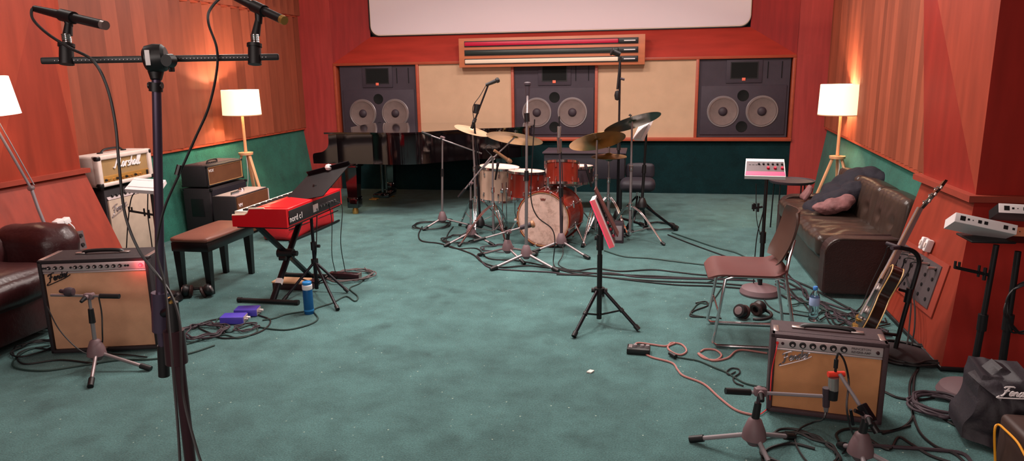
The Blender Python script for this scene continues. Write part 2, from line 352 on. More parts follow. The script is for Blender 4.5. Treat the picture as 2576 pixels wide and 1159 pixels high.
struct('wall_back_base', MB().b2((-4.24, WY + .03, 0), (1.78, WY + .3, .69)), 'dcarpet')
tb = MB()
tb.b2((-4.24, WY - .03, .685), (1.78, WY + .3, .73), bev=.006); struct('trim_1', tb, 'trim')
tb = MB().b2((-4.24, WY - .015, 1.70), (1.78, WY + .3, 1.735), bev=.004)
for x in (-4.222, -3.045, -1.742, -.645, .615, 1.762): tb.b2((x - .018, WY - .015, .73), (x + .018, WY + .3, 1.70), bev=.003)
struct('trim_2', tb, 'trim')
for n, (a, b) in enumerate(((-3.027, -1.76), (-.627, .597))):
    struct('wall_back_fabric_%d' % (n + 1), MB().b2((a, WY + .02, .73), (b, WY + .3, 1.70)), 'burlap')
# screen
scr = E('projection_screen', 'large white projection screen with rounded corners above the loudspeakers', 'screen', ((sl.x + sr.x) / 2, YS, sz))
def rr(x0, x1, z0, z1, r, y, n=8):
    p = []
    for cx, cz, a0 in ((x1 - r, z0 + r, -90), (x1 - r, z1 - r, 0), (x0 + r, z1 - r, 90), (x0 + r, z0 + r, 180)):
        for k in range(n + 1):
            a = math.radians(a0 + 90 * k / n); p.append(V((cx + r * math.cos(a), y, cz + r * math.sin(a))))
    return p
MB().poly(rr(sl.x, sr.x, sz, 3.28, .13, YS - .005), (0, -.02, 0)).obj('border', 'black', scr)
MB().poly(rr(sl.x + .02, sr.x - .005, sz + .012, 3.26, .13, YS - .026), (0, -.006, 0)).obj('edge_band', 'rollwhite', scr)
MB().poly(rr(sl.x + .03, sr.x - .015, sz + .022, 3.25, .12, YS - .033), (0, -.006, 0)).obj('screen_cloth', 'screen', scr)
# roller box
YR = WY - .12
p = ay(1153, 97, YR); q = ay(1622, 162, YR)
rb = E('backdrop_roller_box', 'wall-mounted wooden box holding three rolled backdrops in red, dark green and cream', 'roller box', ((p.x + q.x) / 2, WY - .06, q.z))
MB().b2((p.x, YR, q.z), (q.x, WY, p.z), bev=.006).obj('backboard', 'rollwood', rb)
x0 = p.x + .085; x1 = q.x - .09; hgt = p.z - q.z
for k, (mt, n) in enumerate((('rollred', 'red roll'), ('rollgreen', 'dark green roll'), ('rollwhite', 'cream roll'))):
    zz = p.z - hgt * (.2 + .3 * k)
    r_ = MB().b2((x0, YR - .03, zz - .026), (x1 - .24, YR - .002, zz + .026), bev=.01).obj('roll', mt, rb, label=n)
    MB().b2((x0 - .006, YR - .012, zz - .036), (x1 + .006, YR - .001, zz + .036)).obj('slot', 'black', rb)
    e = MB().b2((x1 - .238, YR - .033, zz - .028), (x1, YR - .002, zz + .028), bev=.004).obj('end_cap', 'black', rb)
    MB().b2((x1 - .17, YR - .036, zz - .006), (x1 - .03, YR - .032, zz + .006)).obj('cap_strip', 'white', e)
# side walls with vertical saw-tooth boards over a leaning carpeted base
def XL(y): return -4.77
def XR(y): return 1.875 + (y - 5.0) * .074
def slats(name, X, sgn, y0, y1, z0, z1, step, dep, top=0.0):
    mb = MB(); y = y0
    while y < y1 - .02:
        ye = min(y + step, y1)
        a = X(y); b = X(ye)
        pts = [(a, y, z0), (b - sgn * dep, ye, z0), (b + sgn * .03, ye, z0), (a + sgn * .03, y, z0)]
        mb.poly([V(q) for q in pts], (0, 0, z1 - z0)); y += step
    struct(name, mb, 'slat')
slats('wall_left', XL, -1, 4.6, 9.38, .865, 2.36, .185, .062)
slats('wall_left_upper', lambda y: XL(y) + .02, -1, 4.6, 9.38, 2.375, 3.3, .185, .075)
slats('wall_right', XR, 1, 4.6, 9.38, .865, 2.36, .12, .045)
slats('wall_right_upper', lambda y: XR(y) - .02, 1, 4.6, 9.38, 2.375, 3.3, .12, .03)
struct('trim_3', MB().poly([(-4.86, 4.6, .84), (-4.725, 4.6, .84), (-4.725, 9.38, .84), (-4.86, 9.38, .84)], (0, 0, .022)).poly([(-4.86, 4.6, 2.352), (-4.72, 4.6, 2.352), (-4.72, 9.38, 2.352), (-4.86, 9.38, 2.352)], (0, 0, .022)), 'trim')
struct('trim_4', MB().poly([(XR(4.6) - .035, 4.6, .84), (XR(9.38) - .035, 9.38, .84), (XR(9.38) + .1, 9.38, .84), (XR(4.6) + .1, 4.6, .84)], (0, 0, .022)).poly([(XR(4.6) - .04, 4.6, 2.352), (XR(9.38) - .04, 9.38, 2.352), (XR(9.38) + .1, 9.38, 2.352), (XR(4.6) + .1, 4.6, 2.352)], (0, 0, .022)), 'trim')
struct('wall_left_base', MB().poly([(-4.95, 4.5, 0), (-4.63, 4.5, 0), (-4.755, 4.5, .842), (-4.95, 4.5, .842)], (0, 4.879, 0)), 'wcarpet')
wb = MB()
a = [(XR(4.5) - .12, 4.5, 0), (XR(4.5), 4.5, .842), (XR(4.5) + .2, 4.5, .842), (XR(4.5) + .2, 4.5, 0)]
b = [(XR(9.379) - .12, 9.379, 0), (XR(9.379), 9.379, .842), (XR(9.379) + .2, 9.379, .842), (XR(9.379) + .2, 9.379, 0)]
for k in range(4): wb.face([a[k], a[(k + 1) % 4], b[(k + 1) % 4], b[k]])
struct('wall_right_base', wb, 'wcarpet')
# right pier: flared foot, rail, faceted upper part
RC = V((1.78, 4.23, .86)); RB = V((1.57, 3.87, .02))
struct('wall_pier_right_foot', MB().face([V((1.79, 5.02, .86)), RC, RB, V((1.58, 5.02, .02))]).face([V((1.79, 5.02, .86)), V((1.58, 5.02, .02)), V((2.3, 5.02, .02)), V((2.3, 5.02, .86))]), 'pier')
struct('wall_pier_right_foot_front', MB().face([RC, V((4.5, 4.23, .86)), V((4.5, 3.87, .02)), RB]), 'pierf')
struct('baseboard_right', MB().tube([(1.575, 5.02, .012), (1.565, 3.865, .012), (4.5, 3.865, .012)], .014, smooth=False), 'black')
struct('trim_5', MB().poly([(1.74, 5.06, .85), (1.735, 4.19, .85), (4.5, 4.19, .85), (4.5, 4.3, .85), (1.86, 4.3, .85), (1.86, 5.06, .85)], (0, 0, .035)), 'rail')
AP = V((1.785, 4.24, .885)); AT = AP + (V((1.75, 5.0, 1.98)) - AP) * 1.65; BT = V((1.77, 4.2, 2.7))
FB = V((1.79, 5.02, .885)); FT = V((1.79, 5.55, 2.7))
struct('wall_pier_right_side', MB().face([AP, FB, FT, AT]).face([FB, V((2.4, 5.02, .885)), V((2.4, 5.55, 2.7)), FT]), 'pier_shaded')
struct('wall_pier_right_facet', MB().face([AP, AT, BT]), 'lit_facet')
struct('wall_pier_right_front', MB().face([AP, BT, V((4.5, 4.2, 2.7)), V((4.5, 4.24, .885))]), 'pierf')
struct('wall_pier_right_top', MB().b2((1.77, 4.2, 2.7), (4.5, 5.6, 3.3)), 'pier_shaded')
# left pier
LX = -4.42
f0 = V((LX, 4.9, .885)); g1 = ax(30, -300, LX); g2 = g1 + V((-.12, .4, 0)); n0 = ax(-10, 470, LX); n1 = ax(145, -300, LX); n0.z = .885
fb = V((-4.08, 4.93, .02))
struct('wall_pier_left_side', MB().face([f0, g1, n1, n0]), 'pier')
struct('wall_pier_left_chamfer', MB().face([f0, g2, g1]), 'lit_facet')
struct('wall_pier_left_front', MB().face([n0, n1, V((LX + .1, 1.0, n1.z)), V((LX + .02, 1.0, .885))]), 'lit_facet')  # paler tone paints the lit near part of the pier
struct('wall_pier_left_foot', MB().face([V((LX, 4.93, .86)), V((LX - .08, 1.0, .86)), V((-4.16, 1.0, .02)), fb]).face([V((LX, 4.93, .86)), fb, V((-4.9, 4.93, .02)), V((-4.9, 4.93, .86))]).face([V((LX-.08, 1.0, .86)), V((-6.1, 1, .86)), V((-6.1, 1, .02)), V((-4.16, 1.0, .02))]), 'pier')
struct('wall_pier_left_core', MB().b2((-6.1, 1.05, 0), (-4.62, 4.85, 3.3)), 'pier')
struct('trim_6', MB().poly([(LX + .045, 4.95, .85), (LX - .03, 1.0, .85), (LX - .2, 1.0, .85), (LX - .1, 4.95, .85)], (0, 0, .035)), 'rail')
# ================================================================== loudspeakers in the wall
def speaker(xc, label):
    s = E('studio_loudspeaker', label, 'loudspeaker', (xc, WY + .02, .732), group=None)
    Y = WY + .02
    MB().b2((xc - .545, Y + .01, .733), (xc + .545, Y + .3, 1.697)).obj('cabinet', 'spk', s)
    hn = MB()
    hn.b2((xc - .215, Y - .004, 1.405), (xc + .215, Y + .012, 1.685), bev=.003); hn.obj('horn_plate', 'spk', s)
    h = MB(); a = [V((xc - .155, Y - .008, 1.465)), V((xc + .155, Y - .008, 1.465)), V((xc + .155, Y - .008, 1.65)), V((xc - .155, Y - .008, 1.65))]
    b = [V((xc - .03, Y + .12, 1.53)), V((xc + .03, Y + .12, 1.53)), V((xc + .03, Y + .12, 1.6)), V((xc - .03, Y + .12, 1.6))]
    ring = [v + V((d[0], 0, d[1])) * .012 for v, d in zip(a, ((-1, -1), (1, -1), (1, 1), (-1, 1)))]
    for k in range(4):
        h.face([ring[k], ring[(k + 1) % 4], a[(k + 1) % 4], a[k]])
    h.obj('horn_rim', 'spkd', s)
    h = MB()
    # mouth modelled in front of plate as a shallow dark flare
    a = [V((v.x, Y - .006, v.z)) for v in a]; b = [V((xc - .03, Y - .0045, 1.53)), V((xc + .03, Y - .0045, 1.53)), V((xc + .03, Y - .0045, 1.6)), V((xc - .03, Y - .0045, 1.6))]
    for k in range(4): h.face([a[k], a[(k + 1) % 4], b[(k + 1) % 4], b[k]])
    h.face(b); h.obj('horn_mouth', 'hole', s)
    MB().b2((xc - .024, Y - .014, 1.432), (xc + .018, Y - .006, 1.468), bev=.003).obj('badge', 'orange', s)
    MB().b2((xc - .51, Y - .008, .765), (xc + .515, Y + .012, 1.375), bev=.006).obj('baffle', 'spk', s)
    for x in (.275, .44): MB().b2((xc + x, Y - .002, 1.46), (xc + x + .006, Y + .011, 1.66)).obj('slot', 'hole', s)
    for z in (1.25, .865):
        MB().lathe([(0, .0), (.06, .0), (.066, .004), (.07, 0), (.07, -.004)], (xc, Y - .0085, z), (0, -1, 0)).obj('bass_port', 'hole', s)
    for sx in (-1, 1):
        c = (xc + sx * .235, Y - .008, 1.055)
        w = MB().lathe([(.196, 0), (.196, .006), (.19, .011), (.18, .011), (.172, .004)], c, (0, -1, 0), 40).obj('woofer', 'ring', s)
        MB().lathe([(.178, .008), (.168, .013), (.158, .008), (.15, .004), (.055, -.035 + .036)], c, (0, -1, 0), 40).obj('cone', 'cone', w)
        MB().lathe([(.056, .0015), (.05, .014), (.03, .026), (0, .03)], c, (0, -1, 0), 24).obj('dust_cap', 'dust', w)
    return s
speaker(-3.62, 'charcoal loudspeaker set in the wall behind the piano, leftmost bay')
speaker(-1.19, 'charcoal loudspeaker set in the wall right behind the drum kit, middle bay')
speaker(1.18, 'charcoal loudspeaker in the right wall bay with nothing standing before it')
# ================================================================== floor lamps
def tripod_lamp(P, sh, hub, rs, legs, label):
    P = V(P); t = E('floor_lamp', label, 'floor lamp', P)
    zt, zb = sh
    s = MB(); s.lathe([(rs, zb), (rs * .965, zt), (rs * .957, zt), (rs * .992, zb), (rs, zb)], P, n=48).obj('lamp_shade', 'shade', t)
    MB().lathe([(rs * 1.004, zb - .001), (rs * 1.004, zb + .008), (rs * .99, zb + .008), (rs * .99, zb - .001), (rs * 1.004, zb - .001)], P, n=48).obj('shade_hem', 'cork', t)
    MB().seg(P + V((0, 0, hub)), P + V((0, 0, zb + .06)), .017, .014).obj('pole', 'lwood', t)
    MB().seg(P + V((0, 0, hub - .022)), P + V((0, 0, hub + .004)), .075, .078, 28).obj('hub', 'lwood', t)
    MB().lathe([(0, -.04), (.025, -.02), (.032, .01), (.02, .04), (0, .05)], P + V((0, 0, (zt + zb) / 2))).obj('bulb', 'bulb', t)
    b = MB()
    for k in range(3): b.seg(P + V((0, 0, zb + .05)), P + V((math.cos(k * 2.1) * rs * .98, math.sin(k * 2.1) * rs * .98, zb + .05)), .002)
    b.obj('shade_spider', 'steel', t)
    for a in legs:
        d = V((math.cos(a), math.sin(a), 0)); p0 = P + d * .045 + V((0, 0, hub - .02)); p1 = P + d * .27 + V((0, 0, .0))
        z = (p1 - p0).normalized(); x = z.cross(V((0, 0, 1))).normalized(); y = z.cross(x)
        Mx = Matrix((x, y, z)).transposed(); L = (p1 - p0).length
        MB().box((p0 + p1) / 2, (.034, .022, L), R=Mx, bev=.003).obj('leg', 'lwood', t)
    MB().tube([P + V((.01, -.02, hub)), P + V((.02, -.03, hub - .15)), P + V((-.01, -.02, hub * .5)), P + V((-.1, -.08, .1)), P + V((-.22, -.1, .01))], .004).obj('cord', 'white', t)
    l = bpy.data.lights.new('lamp_light', 'POINT'); l.energy = 165; l.color = (1, .78, .55); l.shadow_soft_size = .035
    lo = bpy.data.objects.new('lamp_light', l); C.objects.link(lo); lo.parent = t; lo.location = (0, 0, (zt + zb) / 2 + .02)
    return t
PLl = dp(606, 255, 7.75); PLl = V((PLl.x, PLl.y, 0))
tripod_lamp(PLl, (up(PLl, 604, 226).z, up(PLl, 607, 290).z), up(PLl, 612, 384).z, .203, (-.3, 1.8, 3.75), 'tripod floor lamp with white drum shade beside the left wall, behind the amplifiers')
PLr = dp(2118, 255, 7.15); PLr = V((PLr.x, PLr.y, 0))
tripod_lamp(PLr, (up(PLr, 2118, 212).z, up(PLr, 2118, 289).z), up(PLr, 2108, 393).z, .219, (-.6, 1.2, 3.2), 'tripod floor lamp with white drum shade behind the leather sofa')
# reading lamp far left
t = E('reading_lamp', 'slim grey metal floor lamp with jointed arm behind the brown armchair', 'floor lamp', (-3.98, 4.2, 0))
J = up((-4.06, 4.2), 78, 473); B0 = V((-3.98, 4.2, 0)); A1 = up((-4.1, 4.15), -22, 300)
MB().lathe([(0, 0), (.11, 0), (.11, .012), (.02, .022), (0, .03)], B0).obj('base', 'grey', t)
MB().tube([B0, J + V((0, 0, -.28)) * .5 + (B0 - J) * 0 + V((.03, 0, 0)), J], .011, smooth=False).obj('pole', 'grey', t)
MB().seg(J, A1, .009).seg(J + V((.02, .01, .02)), A1 + V((.035, 0, .03)), .004).obj('arm', 'grey', t)
MB().lathe([(.0, -.02), (.018, -.015), (.018, .015), (0, .02)], J, (.3, -1, 0)).obj('joint', 'steel', t)
SC = up((-4.1, 4.15), -16, 243); 
axs = V((-.12, 0, 1)).normalized()
MB().lathe([(.132, -.125), (.112, .125), (.108, .125), (.128, -.125), (.132, -.125)], SC, axs, 40).obj('lamp_shade', 'shade2', t)
MB().lathe([(0, -.03), (.028, 0), (0, .04)], SC, axs).obj('bulb', 'bulb', t)
l = bpy.data.lights.new('lamp_light', 'POINT'); l.energy = 7; l.color = (1, .78, .55); l.shadow_soft_size = .03
lo = bpy.data.objects.new('lamp_light', l); C.objects.link(lo); lo.parent = t; lo.location = SC - V((-3.98, 4.2, 0))
# ================================================================== shared builders
def knobs(T, xs, y, z, parent, m='black', r=.011, cap='silver', n='knob', d=.016):
    for x in xs:
        k = MB(T).lathe([(r * 1.25, 0), (r * 1.25, .003), (r, .004), (r * .9, d), (0, d)], (x, y, z), (0, -1, 0), 16).obj(n, m, parent)
        if cap: MB(T).lathe([(r * .6, d), (r * .5, d + .002), (0, d + .0025)], (x, y, z), (0, -1, 0), 12).obj('knob_cap', cap, k)
def corners(T, w, d, h, parent, m, z0=.0, s=.03, only_top=False):
    for x in (-1, 1):
        for y in (-1, 1):
            for z in ((h,) if only_top else (z0, h)):
                MB(T).box((x * (w / 2 - s / 2 + .002), y * (d / 2) + d / 2 - y * (s / 2 - .002), z - s / 2 + .002 if z == h else z + s / 2 - .002), (s, s, s), bev=.008).obj('corner_protector', m, parent)
def mic_stand(name, label, hubp, feet, top, group=None, mats=('steel', 'steel', 'hub'), r=.0105, boom=None, hubz=.105, clutchz=None, rtop=None, cat='microphone stand', knob=True):
    """hubp (x,y); feet list of floor points; top 3-vector; boom (rear end, pivot, front end)"""
    hubp = V((hubp[0], hubp[1], 0)); t = E(name, label, cat, hubp, 0, group)
    top = V(top)
    MB().lathe([(0, hubz - .05), (.022, hubz - .05), (.036, hubz - .03), (.05, hubz - .02), (.046, hubz + .01), (.027, hubz + .062), (.016, hubz + .07), (0, hubz + .07)], hubp, n=20).obj('base_hub', mats[2], t)
    for f in feet:
        f = V((f[0], f[1], .014)); d = (f - hubp); d.z = 0; d.normalize()
        lg = MB().seg(hubp + d * .03 + V((0, 0, hubz - .012)), f, r * .95, r * .95).obj('leg', mats[1], t)
        u = (f - (hubp + d * .03 + V((0, 0, hubz - .012)))).normalized()
        MB().seg(f - u * .05, f + u * .012, r * 1.5, r * 1.5).obj('rubber_foot', 'black', lg)
    h = V((hubp.x, hubp.y, hubz + .06)); L = top - h
    c = h + L * (.5 if clutchz is None else clutchz)
    MB().seg(h, c, r * 1.05).obj('pole', mats[0], t)
    MB().seg(c, top, (rtop or r * .8)).obj('inner_pole', mats[0], t)
    MB().seg(c - L.normalized() * .035, c + L.normalized() * .045, r * 1.6, r * 1.35, 14).obj('clutch', 'black', t)
    if boom:
        a, p, b = [V(q) for q in boom]
        MB().box(p, (.03, .034, .05), R=(b - a).to_track_quat('Z', 'Y').to_matrix(), bev=.006).seg(p + V((.0, .03, 0)), p + V((0, -.03, 0)), .014).obj('boom_clamp', mats[2], t)
        bo = MB().seg(a, b, r * .72).obj('boom', mats[1], t)
        u = (b - a).normalized()
        MB().seg(a - u * .005, a + u * .1, r * 1.3).obj('boom_grip', 'black', bo)
        if knob: MB().seg(p + V((0, -.03, 0)), p + V((.0, -.06, -.012)), .013, .009).obj('clamp_knob', 'black', t)
    return t
def arc_cable(name, pts, r, m, label, group=None, cat='cable', n=6, sub=6):
    return MB().tube(pts, r, n=n, sub=sub).obj(name, m, None, label=label, cat=cat, group=group)
def fl(pts, z=.006): return [hz(x, y, z) for x, y in pts]
def coil(c, r, turns, jit=.02, z0=.008, n=14, sy=1.0, dz=.004):
    out = []; c = V(c)
    for k in range(int(turns * n)):
        a = 2 * PI * k / n; q = r * (1 + .12 * math.sin(k * .37)) + random.uniform(-jit, jit)
        out.append(c + V((q * math.cos(a), q * sy * math.sin(a), z0 + dz * (k / n) + random.uniform(0, .004))))
    return out
# ================================================================== big combo amplifier, left foreground
pa = hz(130, 895); pb = hz(402, 882); w = (pb - pa).length; rz = math.atan2(pb.y - pa.y, pb.x - pa.x)
def combo(name, label, loc, rz, w, d, h, body, cloth_, nk, badge_size, panel_h=.05, skip=None, red=False):
    t = E(name, label, 'amplifier', loc, rz); T = TR(loc, rz)
    fr = .022
    MB(T).b2((-w / 2, .028, .012), (w / 2, d, h), bev=.012, seg=3).obj('cabinet', body, t)
    f = MB(T)
    f.b2((-w / 2, 0, .012), (-w / 2 + fr, .05, h), bev=.006).b2((w / 2 - fr, 0, .012), (w / 2, .05, h), bev=.006).b2((-w / 2, 0, .012), (w / 2, .05, .012 + fr), bev=.006).b2((-w / 2, 0, h - fr), (w / 2, .05, h), bev=.006)
    f.obj('front_surround', body, t)
    g = MB(T).b2((-w / 2 + fr, .014, .012 + fr), (w / 2 - fr, .034, h - fr - panel_h - .012), bev=.006).obj('grille_cloth', cloth_, t)
    p = MB(T).b2((-w / 2 + fr, .006, h - fr - panel_h), (w / 2 - fr, .03, h - fr), bev=.003).obj('control_panel', 'silver', t)
    MB(T).b2((-w / 2 + fr, .008, h - fr - panel_h - .012), (w / 2 - fr, .03, h - fr - panel_h - .002), bev=.003).obj('trim_strip', 'silver', t)
    hd = MB(T).tube([(-.115, d * .52, h + .004), (-.09, d * .52, h + .016), (0, d * .52, h + .02), (.09, d * .52, h + .016), (.115, d * .52, h + .004)], .011, n=8).obj('handle', 'black', t)
    for x in (-.125, .125): MB(T).b2((x - .028, d * .52 - .013, h), (x + .028, d * .52 + .013, h + .011), bev=.004).obj('handle_cap', 'nickel', hd)
    for x in (-.36 * w, .36 * w): MB(T).b2((x - .02, .04, 0), (x + .02, .08, .014)).b2((x - .02, d - .08, 0), (x + .02, d - .04, .014)).obj('foot', 'black', t)
    return t, T, p, g
t, T, p, g = combo('combo_amplifier', 'large upright combo amplifier with tan grille and glowing red lamp beside the brown armchair', (pa + pb) / 2, rz, w, .265, .575, 'tolex', 'grille', 0, 0, .048)
kz = .575 - .022 - .024
knobs(T, [-.245 + .0, -.21, -.175, -.155 + .055, -.07, -.03, .005, .04, .075, .11, .145], .006, kz, t, r=.0085, d=.014)
for x in (-.275, -.262, -.125, .175, .19): MB(T).lathe([(.006, 0), (.006, .006), (0, .007)], (x, .006, kz), (0, -1, 0), 10).obj('jack', 'black', t)
MB(T).lathe([(.011, 0), (.011, .01), (.006, .015), (0, .016)], (w / 2 - .045, .006, kz), (0, -1, 0), 16).obj('pilot_lamp', 'glowr', t, label='glowing red pilot lamp')
script('Fender', .042, 'tolex', t, T @ frame((-w / 2 + .045, .012, .445), (1, 0, .3), (-.3, 0, 1)), r=.09)
l = bpy.data.lights.new('pilot_light', 'POINT'); l.energy = .25; l.color = (1, .1, .12); l.shadow_soft_size = .01
lo = bpy.data.objects.new('pilot_light', l); C.objects.link(lo); lo.parent = t; lo.location = (w / 2 - .045, -.03, kz)
for x in (-w / 2 + .014, w / 2 - .014): MB(T).b2((x - .014, .02, .572), (x + .014, .24, .577), bev=.003).obj('corner_protector', 'nickel' if x > 0 else 'nickel', t)
# its short stand and microphone
HB = hz(243, 885, .1); F1 = hz(228, 968, .014)
tp = up(HB, 224, 745); b0 = up(HB, 128, 742); b1 = up(HB + V((-.0, -.0, 0)), 298, 745)
mic_stand('microphone_stand', 'short microphone stand with boom in front of the large left combo amplifier', HB, [F1, HB + V((.3, .02, 0)), HB + V((-.16, .27, 0))], tp, mats=('steel', 'steel', 'hub'), boom=(b1, tp, b0), clutchz=.55)
mp = up(HB, 172, 733)
m_ = E('microphone', 'small dark microphone clipped to the left end of the boom at the large left amplifier', 'microphone', mp)
MB().seg(mp + V((-.075, .03, -.01)), mp + V((.01, -.01, 0)), .012).obj('body', 'dust', m_); MB().lathe([(0, -.03), (.022, -.02), (.026, 0), (.02, .022), (0, .026)], mp + V((.015, -.01, .002)), (1, .2, 0)).obj('grille_head', 'dust', m_)
arc_cable('microphone_cable', [up(HB, 248, 745), up(HB, 256, 790), up(HB, 258, 850), hz(262, 885, .03), hz(330, 893, .008), hz(370, 898, .008)], .004, 'cable', 'black cable hanging down beside the short stand at the large left amplifier')
arc_cable('microphone_cable', [up(HB, 118, 770), up(HB, 150, 830), up(HB, 200, 880), hz(246, 898, .05)], .0035, 'cable', 'thin black cable sagging across the left amplifier grille')
arc_cable('power_cable', fl([(125, 868), (70, 880), (35, 905), (40, 925), (110, 932), (210, 918), (300, 905), (380, 903), (470, 890), (540, 868)]), .005, 'cablegr', 'long dark cable running round the foot of the large left amplifier')
arc_cable('power_cable', fl([(130, 880), (85, 875), (45, 890), (60, 915), (150, 905), (245, 915)]), .005, 'cable', 'black cable looping left of the large left amplifier')
arc_cable('power_cable', coil(hz(95, 880), .12, 2.6), .005, 'cable', 'black cable coil on the carpet between armchair and large amplifier')
# ================================================================== brown leather armchair far left
ac = E('armchair', 'brown leather armchair cropped by the left edge of the photo', 'armchair', (-3.88, 3.42, 0))
def crease(p, q):
    k = 0.0
    if p.z > .2: k = .012 * math.sin(q.x * 34 + 3 * noise.noise(q * 7)) * max(0, p.x) 
    return V((0, 0, k))
zt = ax(60, 585, -3.75).z
MB().cushion((-3.9, 3.86, zt / 2 + .02), (.54, .27, zt - .04), r=.12, puff=.01, nz=.02, ns=5, n=18, tuft=crease).obj('arm', 'leather2', ac)
MB().cushion((-3.9, 2.86, zt / 2 + .02), (.54, .27, zt - .04), r=.12, puff=.01, nz=.02, ns=5, n=18).obj('arm', 'leather2', ac)
MB().cushion((-3.86, 3.36, .36), (.52, .74, .2), r=.08, puff=.03, nz=.012, ns=4, n=18).obj('seat_cushion', 'leather2', ac)
MB().b2((-4.14, 2.98, .06), (-3.64, 3.74, .3), bev=.03).obj('base', 'leather2', ac)
MB().cushion((-4.12, 3.36, .36), (.14, 1.2, .52), r=.1, puff=.03, nz=.015, n=14).obj('backrest', 'leather2', ac)
for y in (2.95, 3.78): MB().b2((-3.82, y - .03, 0), (-3.74, y + .03, .07)).obj('foot', 'black', ac)
# ================================================================== left wall stack
t = E('combo_amplifier', 'tall combo amplifier with pale grille under the cream amplifier head', 'amplifier', (-4.55, 5.42, 0), PI / 2)
T = TR((-4.395, 5.43, 0), PI / 2)
w, d, h = .66, .215, .675
MB(T).b2((-w / 2, .015, .02), (w / 2, d, h), bev=.01).obj('cabinet', 'tolex', t)
MB(T).b2((-w / 2 + .02, 0, .04), (w / 2 - .02, .02, h - .09), bev=.005).obj('grille_cloth', 'grille3', t)
MB(T).poly([(-w / 2 + .02, .0, h - .085), (w / 2 - .02, .0, h - .085), (w / 2 - .02, .035, h - .03), (-w / 2 + .02, .035, h - .03)], (0, .01, .0)).obj('control_panel', 'silver', t)
for k in range(9): MB(T).lathe([(.012, 0), (.01, .016), (0, .017)], (-.25 + k * .052, .014, h - .062), (0, -.85, .5), 12).obj('knob', 'black', t)
script('Fender', .06, 'steel', t, T @ frame((-w / 2 + .05, -.002, .47), (1, 0, .25), (-.25, 0, 1)), r=.07)
for x in (-.25, .25): MB(T).b2((x - .02, .04, 0), (x + .02, .2, .022)).obj('foot', 'black', t)
# cream head
y0, y1 = 5.05, 5.70; z0 = .69; z1 = .965
t = E('guitar_amplifier', 'cream-covered amplifier head with straw grille and gold panel on top of the tall combo', 'amplifier', (-4.5, (y0 + y1) / 2, z0), PI / 2)
T = TR((-4.385, (y0 + y1) / 2, z0), PI / 2); w = y1 - y0; d = .24; h = z1 - z0
MB(T).b2((-w / 2, .03, .012), (w / 2, d, h), bev=.025, seg=4).obj('cabinet', 'cream', t)
f = MB(T)
fr = .045
f.b2((-w / 2, 0, .012), (-w / 2 + fr, .06, h), bev=.012, seg=3).b2((w / 2 - fr, 0, .012), (w / 2, .06, h), bev=.012, seg=3).b2((-w / 2, 0, .012), (w / 2, .06, .012 + .035), bev=.012, seg=3).b2((-w / 2, 0, h - .04), (w / 2, .06, h), bev=.012, seg=3)
f.obj('front_surround', 'cream', t)
MB(T).b2((-w / 2 + fr, .02, .095), (w / 2 - fr, .034, h - .035)).obj('grille_cloth', 'grillem', t)
MB(T).b2((-w / 2 + fr, .014, .04), (w / 2 - fr, .03, .1), bev=.003).obj('control_panel', 'goldp', t)
for k in range(12):
    x = -w / 2 + fr + .03 + k * .037 + (.02 if k > 1 else 0)
    MB(T).lathe([(.011, 0), (.009, .014), (.006, .015), (0, .015)], (x, .014, .068), (0, -1, 0), 12).obj('knob', 'gold' if k % 3 else 'black', t)
MB(T).b2((w / 2 - fr - .035, .008, .05), (w / 2 - fr - .012, .016, .09), bev=.003).obj('power_switch', 'black', t)
script('Marshall', .085, 'white', t, T @ frame((-.13, .016, .155), (1, 0, 0), (0, 0, 1)), r=.075, swash=False)
for x in (-1, 1):
    for z in (.03, h - .025): MB(T).box((x * (w / 2 - .018), .022, z), (.044, .05, .044), bev=.015, seg=3).obj('corner_protector', 'black', t)
hd = MB(T).tube([(-.13, .13, h + .003), (-.09, .13, h + .028), (0, .13, h + .034), (.09, .13, h + .028), (.13, .13, h + .003)], .009).obj('handle', 'black', t)
for x in (-.14, .14): MB(T).b2((x - .02, .115, h - .002), (x + .02, .145, h + .01), bev=.003).obj('handle_cap', 'black', hd)
for x in (-.27, .27): MB(T).b2((x - .02, .04, -.012), (x + .02, .2, .014)).obj('foot', 'black', t)
# black cab + brown head
def boxamp(name, label, x0, x1, y0, y1, z0, z1, body='tolex'):
    t = E(name, label, 'amplifier' if 'speaker' not in name else 'speaker cabinet', ((x0 + x1) / 2, (y0 + y1) / 2, z0), PI / 2)
    return t, TR((x1, (y0 + y1) / 2, z0), PI / 2), y1 - y0, x1 - x0, z1 - z0
t, T, w, d, h = boxamp('speaker_cabinet', 'black tolex speaker cabinet under the brown-grilled amplifier head', -4.60, -4.275, 6.37, 7.04, 0, .485)
MB(T).b2((-w / 2, .02, .015), (w / 2, d, h), bev=.014).obj('cabinet', 'tolex', t)
MB(T).b2((-w / 2 + .02, .006, .035), (w / 2 - .02, .022, h - .02)).obj('grille_cloth', 'dustd', t)
MB(T).b2((-w / 2 - .004, .1, .2), (-w / 2 + .004, .24, .38), bev=.003).obj('side_handle', 'black', t)
corners(T, w, d, h, t, 'black', .015, .028)
t, T, w, d, h = boxamp('guitar_amplifier', 'black amplifier head with brown diamond grille on the black speaker cabinet', -4.60, -4.30, 6.37, 7.02, .49, .715)
MB(T).b2((-w / 2, .02, .01), (w / 2, d, h), bev=.012).obj('cabinet', 'tolex', t)
fr = .02
f = MB(T)
for a in (((-w / 2 + .006, 0, .016), (-w / 2 + fr, .03, h - .006)), ((w / 2 - fr, 0, .016), (w / 2 - .006, .03, h - .006)), ((-w / 2 + .006, 0, .016), (w / 2 - .006, .03, .03)), ((-w / 2 + .006, 0, h - .02), (w / 2 - .006, .03, h - .006))): f.b2(*a, bev=.003)
f.obj('front_surround', 'tolex', t)
